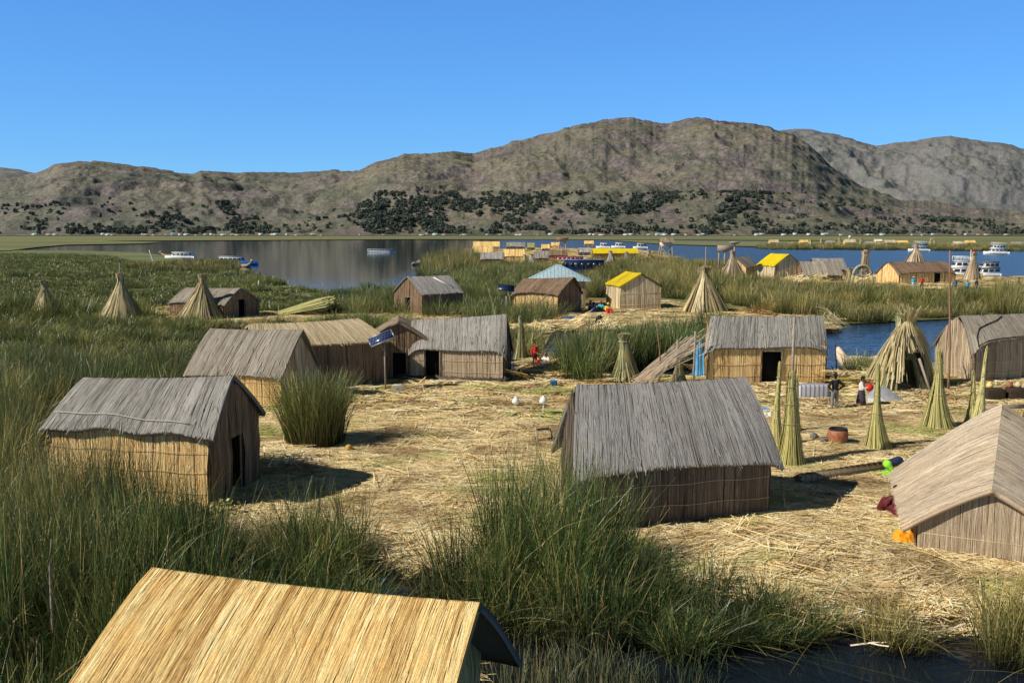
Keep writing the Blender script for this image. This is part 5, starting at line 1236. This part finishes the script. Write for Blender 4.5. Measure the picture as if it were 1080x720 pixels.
def reed_boat(label, px, wy_, L, rz, mat='wall_tan', head=True):
    b = W(px, wy_, 0); root = empty('reed_boat', (b.x, b.y, 0), rz, label, 'reed boat')
    for sd in (-1, 1):
        mb = MB(); pts = [(x * L, sd * .45 * (1 - (2 * x) ** 4), .25 + 1.6 * max(0, abs(2 * x) - .45) ** 2 * (2.2 if x > 0 else 1.1)) for x in np.linspace(-.5, .5, 13)]
        mb.tube(pts, [.12 + .38 * (1 - (2 * x) ** 4) for x in np.linspace(-.5, .5, 13)], 9); mb.obj('float', M[mat], root, smooth=True)
    if head: mb = MB(); mb.ell((L * .5, 0, 1.6), (.45, .3, .4), 10, 7); mb.ell((L * .5 + .35, 0, 1.5), (.25, .2, .2), 8, 6); mb.obj('figurehead', M[mat], root, smooth=True)
    return root
reed_boat('reed boat with curled pale prow moored beside the blue boat', 255, 281.5, 5.5, R(-12))
reed_boat('reed boat with raised animal head left of the white boat', 183, 270.5, 9, R(182))
reed_boat('reed boat prow rising like a dark hook from the calm water', 439, 279.5, 4.5, R(75), 'grey_dark', False)
reed_boat('grey reed boat drawn up on the inlet behind the standing man', 905, 388, 2.6, R(170), 'pale_grey', False)
boat('pale green skiff in the inlet below the far reeds at left', 86, 331, 3.8, 1.2, R(3), decks=0, H=.4, hull='tarp')
mb = MB(); p = W(1031, 297, 0); mb.tube([(p.x + .4, p.y + 4, 0), (p.x + .4, p.y + 4, 5.6)], .06, 6); fr = mb.obj('flag', M['white'], None)
tag(fr, 'small red flag on a pole beside the grey stook', 'flag'); mb = MB(); mb.add([(p.x + .45, p.y + 4, 4.3), (p.x + 1.1, p.y + 4.1, 4.2), (p.x + 1.0, p.y + 4, 5.5), (p.x + .45, p.y + 4, 5.6)], [[0, 1, 2, 3]]); mb.obj('banner', M['red'], fr)
# dead tree behind the second hut row is bare stick work; reeds follow

# ------------------------------------------------------------------ hills
def hill(name, label, prof, Y0, Yc, mat, nx, nyy, amp, rocky, seed=0, xr=(-320, 1400), foot=1.0):
    px = np.concatenate([np.linspace(-1100, -70, 110), np.linspace(-60, 1140, nx), np.linspace(1150, 2200, 110)]); nx = len(px); pp = np.array(prof, float); cy = np.interp(px, pp[:, 0], pp[:, 1])
    cyr = cy + (fbm(px * .07 + seed, px * 0 + 3.3, 5, .6) - .5) * rocky
    ux = (px - 540) / F / math.cos(TH)
    tc = np.linspace(0, 1.25, nyy)
    ycr = Yc * (1 + .10 * (fbm(px * .006 + seed, px * 0, 3) - .5))
    T, U = np.meshgrid(tc, ux, indexing='ij'); Yw = Y0 + (ycr[None] - Y0) * T; Xw = U * Yw
    zc = ((HOR - cyr) / F) * ycr * 1.0 + CAMZ
    t = np.clip(T, 0, 1); g = .62 * t + .38 * t * t * (3 - 2 * t); g = np.where(T > 1, 1 - .8 * (T - 1), g)
    n1 = fbm(Xw / 620 + seed, Yw / 620, 5, .55); rid = 1 - np.abs(2 * fbm(Xw / 430 + 9 + seed, Yw / 560 + 4, 6, .55) - 1) * 1.0
    fine = fbm(Xw / 60 + seed, Yw / 60, 4, .6) - .5
    env = np.sin(np.pi * np.clip(T, 0, 1)) ** .75
    rel = (zc[None] / (zc.max() + 1e-6)) ** .6
    Z = zc[None] * g + env * rel * (amp * (rid - .75) * 2.4 + amp * .8 * (n1 - .5)) + fine * amp * .30 * np.clip(T * 3, 0, 1) * np.clip((1.02 - T) * 6 + .15, 0, 1)
    lim = (zc / ycr)[None] * Yw * (.35 + .65 * np.clip(T * 1.6, 0, 1)) ** .5
    Z = np.where(T < .97, np.minimum(Z, lim * .995 - 1), Z)
    # rock ledges
    led = fbm(Xw / 300 + 40, Yw / 300, 3); fr_ = (Z / 34) % 1.0; Z = Z + np.where(led > .47, (fr_ ** 3 - fr_) * 17, 0) + (np.abs(fbm(Xw / 45 + 3 + seed, Yw / 45, 3, .6) - .5) * -8 + 1) * np.clip(T * 4, 0, 1) * np.clip((1 - T) * 8, 0.25, 1) * np.clip(T * 2, 0, 1)
    Z = np.where(T <= 0, -2, np.maximum(Z, T * 4 - 1))
    gz_ = np.gradient(Z, axis=0) / (np.gradient(Yw, axis=0) + 1e-6)
    rock = np.clip((np.abs(gz_) - .42) * 2.2, 0, 1) * .8 + np.clip((fbm(Xw / 110 + 2, Yw / 150, 4, .6) - .54) * 7, 0, .8) + np.clip((T - .80) * 5, 0, .8) * (led > .45)
    V = np.stack([Xw, Yw, Z], -1).reshape(-1, 3); i = np.arange(nyy - 1)[:, None] * nx + np.arange(nx - 1)[None]
    PXg = np.tile(px[None], (nyy, 1)); nn_ = fbm(PXg * .05 + seed, T * 22, 4, .6)
    cl = np.zeros_like(T)  # cliff bands: bare rock, with shade painted darker over part of it
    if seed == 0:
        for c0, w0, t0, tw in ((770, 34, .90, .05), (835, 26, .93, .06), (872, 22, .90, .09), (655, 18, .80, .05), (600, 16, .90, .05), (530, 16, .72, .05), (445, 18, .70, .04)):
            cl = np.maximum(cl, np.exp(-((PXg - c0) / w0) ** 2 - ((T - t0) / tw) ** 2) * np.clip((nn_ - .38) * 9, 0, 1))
    gu = np.abs(fbm(np.tile(ux[None] * 26, (nyy, 1)) + seed + .35 * fbm(Xw / 200, Yw / 200, 3), T * 1.3 + seed, 4, .55) - .5)
    V0 = np.clip(T * 5, 0, 1) * np.clip((.97 - T) * 6, 0, 1); Z = Z - np.exp(-(gu / .035) ** 2) * 4 * V0 * rel * (1 if amp < 100 else 0)
    rock = rock + np.exp(-(gu / .03) ** 2) * .08 * V0 * (amp < 100)
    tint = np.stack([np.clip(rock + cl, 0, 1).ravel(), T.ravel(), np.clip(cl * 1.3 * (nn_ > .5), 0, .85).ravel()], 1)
    mb = MB().add(V, np.stack([i, i + 1, i + nx + 1, i + nx], -1).reshape(-1, 4), tint=tint); o = mb.obj(name, M[mat], smooth=True); tag(o, label, 'hills', kind='structure')
    return V.reshape(nyy, nx, 3), px
PA = [(-1100,243),(-700,240),(-320,247),(150,247),(240,245),(262,238),(293,224),(330,206),(360,190),(392,175),(430,164),(480,161),(500,163.5),(520,158),(560,148),(575,141),(600,136),(640,127.5),(662,126),(680,130),(700,131),(730,126),(760,129),(800,136),(830,145),(850,157),(870,175),(885,186),(905,198),(940,208),(990,216),(1040,221),(1090,223),(1200,225),(1400,232),(1700,225),(2200,244)]
PB = [(-1100,243),(-700,222),(-400,200),(-320,205),(-100,200),(0,193),(30,187),(50,182),(70,174),(92,169),(115,172),(140,175),(165,178),(200,184),(209,185),(218,180),(250,182),(300,183),(340,183),(352,181),(385,181),(430,185),(600,200),(900,215),(1400,240),(2200,244)]
PC = [(-320,230),(600,200),(700,160),(780,144),(820,140.5),(850,139.5),(872,143),(895,150),(915,156.5),(935,153),(975,146),(992,144),(1010,148),(1040,153),(1080,161),(1150,172),(1400,185),(1800,215),(2200,243)]
PD = [(-1100,240),(-700,200),(-320,170),(-60,173),(10,177),(30,179),(50,185),(100,200),(300,235),(1400,244)]
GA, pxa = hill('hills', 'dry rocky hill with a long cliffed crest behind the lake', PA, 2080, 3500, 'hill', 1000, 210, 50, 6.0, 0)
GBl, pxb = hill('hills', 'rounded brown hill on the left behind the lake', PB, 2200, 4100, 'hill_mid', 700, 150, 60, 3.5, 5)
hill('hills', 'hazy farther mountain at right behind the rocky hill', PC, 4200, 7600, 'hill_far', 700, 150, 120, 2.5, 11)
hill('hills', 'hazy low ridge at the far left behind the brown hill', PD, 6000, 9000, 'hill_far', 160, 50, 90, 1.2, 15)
sheet('far_shore', [(-5000, 2000), (5000, 2000), (5000, 2400), (-5000, 2400)], 1.2, M['hill'], 'brown shore strip at the foot of the hills', 'ground')

# trees on the lower slopes (uncountable woods), with crowns of many small leaves
def crown(seed, tall):
    mb = MB(); n = 70; a = RNG.random(n) * 6.283; z = RNG.random(n); r = np.sqrt(RNG.random(n)) * (.50 * np.sin(np.pi * (z * .8 + .12)) + .06)
    c = np.stack([r * np.cos(a), r * np.sin(a), .18 + z * tall], 1); s_ = .17
    for i in range(n):
        u = Vector(RNG.normal(0, 1, 3)).normalized(); v = u.cross(Vector(RNG.normal(0, 1, 3))).normalized(); w = u * s_ * RNG.uniform(.6, 1.2); v = v * s_ * RNG.uniform(.6, 1.2); p = Vector(c[i])
        mb.add([p - w - v, p + w - v, p + w + v, p - w + v], [[0, 1, 2, 3]], tint=(RNG.random() * .7 + .3 * z[i], .5, 0))
    mb.tube([(0, 0, -.1), (0, 0, .4)], .04, 4, tint=(.1, .5, 0)); return mb
CR = [crown(i, 1.0 + .25 * (i % 2)) for i in range(4)]
pts = []
for (GR, pxs, name, tmax) in ((GA, pxa, 'A', .42), (GBl, pxb, 'B', .30)):
    ny_, nx_ = GR.shape[:2]; rows = int(ny_ * tmax / 1.25)
    for _ in range(60000 if name == 'A' else 26000):
        i = random.randrange(1, rows); j = random.randrange(nx_); p = GR[i, j]; px = pxs[j]
        f = math.hypot(p[0], p[1]); py = HOR - (p[2] - CAMZ) / p[1] * F
        if not (204 < py < 247) or px < -60 or px > 1130: continue
        if name == 'B' and px > 300: continue
        if name == 'A' and px < 262: continue
        low = (py - 204) / 43
        cl = float(fbm(np.array(px * .022), np.array(py * .06), 4, .6))
        th = .53 - .07 * math.exp(-((px - 560) / 130) ** 2) - .03 * math.exp(-((px - 860) / 160) ** 2) - (.10 * math.exp(-((px - 180) / 75) ** 2) if py > 233 and name == 'B' else 0) + (.06 if name == 'B' and py < 232 else 0)
        th += .16 * max(0, .45 - low)
        if cl > th + random.gauss(.07, .08) and fbm(np.array(px * .16), np.array(py * .34), 2) > .46 or random.random() < .010: pts.append((p[0] + random.uniform(-8, 8), p[1] + random.uniform(-6, 6), p[2] - 1))
        if len(pts) > 7000: break
n = len(pts); s_ = RNG.uniform(4, 9.5, n)
scatter('hillside_woods', CR, pts, np.stack([np.zeros(n), np.zeros(n), RNG.uniform(0, 6.28, n)], 1), np.stack([s_ * 1.15, s_ * 1.15, s_ * .85], 1), M['tree'], 'dark green woods scattered over the lower slopes of the hills', 'woods', origin=(0, 0, 0))

# houses along the far shore
def house_mesh(w, d, h, roofh, wallm, roofm):
    mb = MB(); mb.box((0, 0, h / 2), (w, d, h)); me = mb.mesh('house'); me.materials.append(M[wallm]); ob = me
    mb2 = MB(); mb2.add([(-w / 2 - .3, -d / 2 - .3, h), (w / 2 + .3, -d / 2 - .3, h), (w / 2 + .3, d / 2 + .3, h), (-w / 2 - .3, d / 2 + .3, h), (-w / 2 - .3, 0, h + roofh), (w / 2 + .3, 0, h + roofh)], [[0, 1, 5, 4], [2, 3, 4, 5]], [[3, 0, 4], [1, 2, 5]])
    mr = mb2.mesh('roof'); mr.materials.append(M[roofm]); return me, mr
HM = [house_mesh(9, 7, 3.4, 1.8, 'white', 'tin'), house_mesh(12, 7, 3.2, 1.6, 'whitecloth', 'clay'), house_mesh(7, 6, 5.5, 1.5, 'white', 'metal'), house_mesh(10, 7, 3.0, 1.5, 'pink', 'white')]
HM[3][0].materials[0] = M['wood']
HL = ['tiny white house with pale roof on the far shore', 'tiny cream house with rusty roof on the far shore', 'tiny tall white house with grey roof on the far shore', 'tiny brown house with white roof on the far shore']
for i in range(95):
    k = random.choices(range(4), (4, 3, 2, 3))[0]
    px = random.choice([random.uniform(-30, 1110), random.gauss(190, 60), random.gauss(620, 120), random.gauss(860, 90)])
    if not -50 < px < 1130: continue
    Y = random.uniform(2010, 2090); sc = random.uniform(.5, 1.1)
    o = bpy.data.objects.new('house', HM[k][0]); COL.objects.link(o); o.location = ((px - 540) / F * Y, Y, 1.3 + (Y - 2040) * .02 * (Y > 2040)); o.rotation_euler = (0, 0, random.uniform(-.6, .6)); o.scale = (sc * 1.0, sc, sc * .8)
    tag(o, HL[k], 'house', 'houses along the far shore'); r = bpy.data.objects.new('roof', HM[k][1]); COL.objects.link(r); r.parent = o

# ------------------------------------------------------------------ reeds
leftnear = [(-900,350),(150,348),(185,352),(192,395),(185,418),(110,440),(45,455),(22,500),(30,548),(-30,560),(-120,640),(-900,760)]
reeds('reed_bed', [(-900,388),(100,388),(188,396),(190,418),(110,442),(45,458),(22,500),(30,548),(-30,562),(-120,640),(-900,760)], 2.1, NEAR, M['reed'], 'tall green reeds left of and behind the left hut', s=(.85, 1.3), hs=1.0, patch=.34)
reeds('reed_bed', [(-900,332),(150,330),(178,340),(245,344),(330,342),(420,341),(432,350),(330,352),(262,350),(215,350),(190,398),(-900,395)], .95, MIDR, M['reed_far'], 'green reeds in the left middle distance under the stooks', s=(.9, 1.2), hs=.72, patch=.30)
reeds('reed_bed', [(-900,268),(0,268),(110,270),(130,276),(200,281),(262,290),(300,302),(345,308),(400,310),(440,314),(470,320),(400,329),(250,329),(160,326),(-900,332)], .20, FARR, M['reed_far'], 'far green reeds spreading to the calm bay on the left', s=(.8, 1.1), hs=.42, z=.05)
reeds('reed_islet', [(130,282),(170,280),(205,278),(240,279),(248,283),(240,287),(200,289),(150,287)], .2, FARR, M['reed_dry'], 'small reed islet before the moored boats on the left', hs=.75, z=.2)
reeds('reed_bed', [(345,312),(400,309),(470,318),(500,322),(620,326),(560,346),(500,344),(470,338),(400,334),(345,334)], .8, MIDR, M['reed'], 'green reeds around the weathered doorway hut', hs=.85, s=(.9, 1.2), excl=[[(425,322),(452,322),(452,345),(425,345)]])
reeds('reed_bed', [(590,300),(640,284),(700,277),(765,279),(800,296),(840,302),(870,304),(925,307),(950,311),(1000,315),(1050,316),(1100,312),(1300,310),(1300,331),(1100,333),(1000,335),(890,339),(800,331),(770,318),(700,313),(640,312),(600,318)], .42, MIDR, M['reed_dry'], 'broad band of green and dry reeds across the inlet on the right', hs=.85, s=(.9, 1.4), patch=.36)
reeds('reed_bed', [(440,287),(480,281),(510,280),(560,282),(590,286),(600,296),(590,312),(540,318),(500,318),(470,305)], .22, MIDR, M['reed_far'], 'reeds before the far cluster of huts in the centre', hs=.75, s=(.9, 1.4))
reeds('reed_islet', [(447,284),(470,280),(500,279),(500,287),(470,292),(450,290)], .35, MIDR, M['reed_dry'], 'tufted reed islet at the left end of the far huts', hs=1.3, s=(1, 1.6))
reeds('reed_clump', [(592,403),(596,382),(632,366),(690,360),(745,352),(772,366),(742,382),(700,384),(645,386),(636,405)], 1.2, MIDR, M['reed'], 'dark green reed clump between the pond and the central hut', hs=.8, s=(.9, 1.2), z=.2)
reeds('reed_clump', [(545,352),(563,350),(570,360),(566,374),(548,374)], 1.3, MIDR, M['reed_dry'], 'thin reeds at the left edge of the small dark pond', hs=.5, z=.2)
reeds('reed_clump', [(895,395),(900,384),(920,378),(925,388),(912,398)], .9, MIDR, M['reed'], 'small reeds between the man and the blue inlet', hs=.45, z=.2)
reeds('far_reeds', [(800,262.6),(900,263),(1100,265),(1100,262),(900,260.5),(800,260)], .05, FARR, M['reed_dry'], 'reeds along the edge of the far strip', hs=1.2)
reeds('reed_bed', [(484,270),(520,272),(600,278),(690,268),(700,280),(600,286),(480,286)], .12, FARR, M['reed_dry'], 'short reeds between the huts of the far cluster', hs=.6, s=(.8, 1.1))
# single great clump right of the left hut
p = W(326, 474); mb = clump(1900, 1.15, 1.4, 3.3, .024, bend=.6, lean=.18, seg=5, dry=.14); o = mb.obj('reed_clump', M['reed'], loc=(p.x, p.y + 1.2, G - .1)); tag(o, 'tall round clump of dark green reeds growing alone right of the left hut', 'reed clump', kind=None)
# foreground
cxw = W(575, 600, .2).x
def fg_grad(x, y): return 1 + .30 * np.exp(-((x - cxw) / 2.2) ** 2) * 1.5
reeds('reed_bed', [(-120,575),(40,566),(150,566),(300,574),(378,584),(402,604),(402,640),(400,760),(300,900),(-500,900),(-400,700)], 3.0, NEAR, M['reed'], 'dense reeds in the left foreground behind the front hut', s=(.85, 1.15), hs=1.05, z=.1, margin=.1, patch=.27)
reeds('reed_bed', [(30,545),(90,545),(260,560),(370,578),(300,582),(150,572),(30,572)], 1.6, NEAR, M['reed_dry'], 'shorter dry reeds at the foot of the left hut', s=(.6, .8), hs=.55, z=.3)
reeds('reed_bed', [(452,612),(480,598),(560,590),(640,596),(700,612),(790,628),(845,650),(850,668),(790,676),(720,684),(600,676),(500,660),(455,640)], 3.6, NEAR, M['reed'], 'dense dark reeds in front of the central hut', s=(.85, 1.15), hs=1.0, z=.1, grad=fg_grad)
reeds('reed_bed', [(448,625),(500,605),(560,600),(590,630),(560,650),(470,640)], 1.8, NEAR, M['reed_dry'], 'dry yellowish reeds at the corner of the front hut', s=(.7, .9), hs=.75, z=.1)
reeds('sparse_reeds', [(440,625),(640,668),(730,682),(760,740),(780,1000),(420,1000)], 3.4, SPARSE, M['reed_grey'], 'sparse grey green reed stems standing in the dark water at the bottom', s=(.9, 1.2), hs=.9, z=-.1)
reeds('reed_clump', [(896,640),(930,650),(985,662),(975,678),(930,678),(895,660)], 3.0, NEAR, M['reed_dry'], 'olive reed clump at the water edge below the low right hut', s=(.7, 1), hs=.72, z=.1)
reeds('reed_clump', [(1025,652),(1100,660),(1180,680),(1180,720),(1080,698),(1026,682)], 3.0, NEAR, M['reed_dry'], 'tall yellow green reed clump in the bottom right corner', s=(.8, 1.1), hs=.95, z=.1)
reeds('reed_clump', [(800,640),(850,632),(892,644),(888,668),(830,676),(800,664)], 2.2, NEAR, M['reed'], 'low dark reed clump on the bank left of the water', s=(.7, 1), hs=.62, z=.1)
# weeds before left hut
mb = MB(); n = 500; p = W(185, 545); c = np.stack([p.x + RNG.normal(0, .9, n), p.y + RNG.normal(0, .35, n), G + .05 + RNG.random(n) * .35], 1)
for i in range(n):
    u = Vector(RNG.normal(0, 1, 3)).normalized(); v = u.cross(Vector((0, 0, 1))).normalized() * .05; u = u * .06; q = Vector(c[i]); mb.add([q - u - v, q + u - v, q + u + v, q - u + v], [[0, 1, 2, 3]], tint=(RNG.random(), .5, 0))
tag(mb.obj('weeds', M['greenreed']), 'bright yellow green weeds at the foot of the left hut', 'weeds', kind='stuff')

# ------------------------------------------------------------------ loose straw
def litter(n, size, l0, l1, w, zmax):
    mb = MB(); a = np.where(RNG.random(n) < .65, RNG.normal(0, .55, n), RNG.random(n) * 3.14); l = RNG.uniform(l0, l1, n); c = (RNG.random((n, 2)) - .5) * size; z = RNG.random(n) * zmax
    C = np.zeros((n, 4, 3)); bd = RNG.normal(0, .08, n)
    for j, t in enumerate((-.5, -.17, .17, .5)):
        C[:, j, 0] = c[:, 0] + np.cos(a) * l * t - np.sin(a) * bd * (t * t); C[:, j, 1] = c[:, 1] + np.sin(a) * l * t + np.cos(a) * bd * t * t; C[:, j, 2] = z + RNG.normal(0, .006, n) + (t * RNG.normal(0, .025, n)) + .015 * (1 - 4 * t * t)
    D = np.stack([-np.sin(a), np.cos(a), RNG.normal(0, .22, n)], 1)
    mb.strips(C, D, (w * RNG.uniform(.5, 1.4, n))[:, None] * np.ones((1, 4)), RNG.random(n)); return mb
LN = [litter(300, 1.35, .25, 1.0, .017, .035) for _ in range(5)]
LB = [litter(26, 1.9, .7, 1.9, .022, .06) for _ in range(5)]
LF = [litter(220, 3.4, .6, 1.8, .05, .10) for _ in range(4)]
def straw_scatter(name, isl, dens, protos, label, ymin=0, ymax=1e9, z=.02, s=(.85, 1.15)):
    poly = ISL[isl][0]; x, y = sample(poly, dens); k = (np.abs(x) < .62 * y + 6) & (y > ymin) & (y < ymax); x, y = x[k], y[k]
    k = ~infoot(x, y, -.5); x, y = x[k], y[k]; zz = hgt(x, y, isl); k = zz > .12; x, y, zz = x[k], y[k], zz[k]; n = len(x)
    e = .25; gx = (hgt(x + e, y, isl) - hgt(x - e, y, isl)) / (2 * e); gy = (hgt(x, y + e, isl) - hgt(x, y - e, isl)) / (2 * e)
    rot = np.stack([np.arctan(gy), -np.arctan(gx), RNG.normal(0, .45, n)], 1); sc = RNG.uniform(*s, n)
    return scatter(name, protos, np.stack([x, y, zz + z], 1), rot, np.stack([sc, sc, sc], 1), M['litter'], label, 'straw')
straw_scatter('loose_straw', 'straw_island', 2.0, LN, 'loose golden straw strewn over the nearest island', ymax=48)
straw_scatter('long_straw', 'straw_island', .42, LB, 'long pale reed stalks lying loose over the nearest island', ymax=60, z=.06)
straw_scatter('loose_straw', 'straw_island', .55, LF, 'loose straw strewn over the back of the nearest island', ymin=46)
straw_scatter('loose_straw', 'straw_islet', .40, LF, 'loose straw strewn over the second island')
straw_scatter('loose_straw', 'far_straw_islet', .08, LF, 'loose straw strewn over the far pavilion islet', s=(1.5, 2.2))
straw_scatter('loose_straw', 'cluster_islet', .05, LF, 'loose straw on the islet of the far cluster', s=(2, 3))
straw_scatter('loose_straw', 'front_straw_bank', 1.2, LN, 'loose straw around the front hut')

# ------------------------------------------------------------------ light
AZ, EL = R(23), R(39)
d = Vector((math.cos(AZ) * math.cos(EL), math.sin(AZ) * math.cos(EL), -math.sin(EL)))
sl = bpy.data.lights.new('sun', 'SUN'); sl.energy = 5.0; sl.angle = R(.53); sl.color = (1, .93, .81)
so = bpy.data.objects.new('sun', sl); COL.objects.link(so); so.rotation_euler = d.to_track_quat('-Z', 'Y').to_euler(); so.location = (-20, -20, 40)
wd = bpy.data.worlds.new('World'); SC.world = wd; wd.use_nodes = True; t = wd.node_tree
sky = t.nodes.new('ShaderNodeTexSky'); sky.sky_type = 'NISHITA'; sky.sun_disc = False; sky.sun_elevation = EL; sky.sun_rotation = math.atan2(-d.x, -d.y); sky.altitude = 0; sky.air_density = .7; sky.dust_density = 0; sky.ozone_density = 10
# gamma and multipliers regrade the sky, setting its blue and its brightness
gm = t.nodes.new('ShaderNodeGamma'); gm.inputs[1].default_value = .46; t.links.new(sky.outputs[0], gm.inputs[0])
cb = mix(t, gm.outputs[0], (1.27, 2.64, 4.33), 1.0, 'MULTIPLY')
sz = N(t, 'ShaderNodeSeparateXYZ'); t.links.new(coords(t, 'Generated'), sz.inputs[0])
cb = mix(t, cb, ramp(t, [(0, (1.30, 1.13, .89)), (.14, (1.02, 1.02, .98)), (.22, (.92, .95, .97)), (.36, (.34, .22, .14)), (1, (.2, .12, .07))], sz.outputs[2]), 1.0, 'MULTIPLY')  # unseen upper sky dimmed and warmed to weaken the blue fill light
bg = t.nodes['Background']; t.links.new(cb, bg.inputs[0]); bg.inputs[1].default_value = .10
SC.view_settings.view_transform = 'Standard'; SC.view_settings.look = 'None'; SC.view_settings.exposure = 0
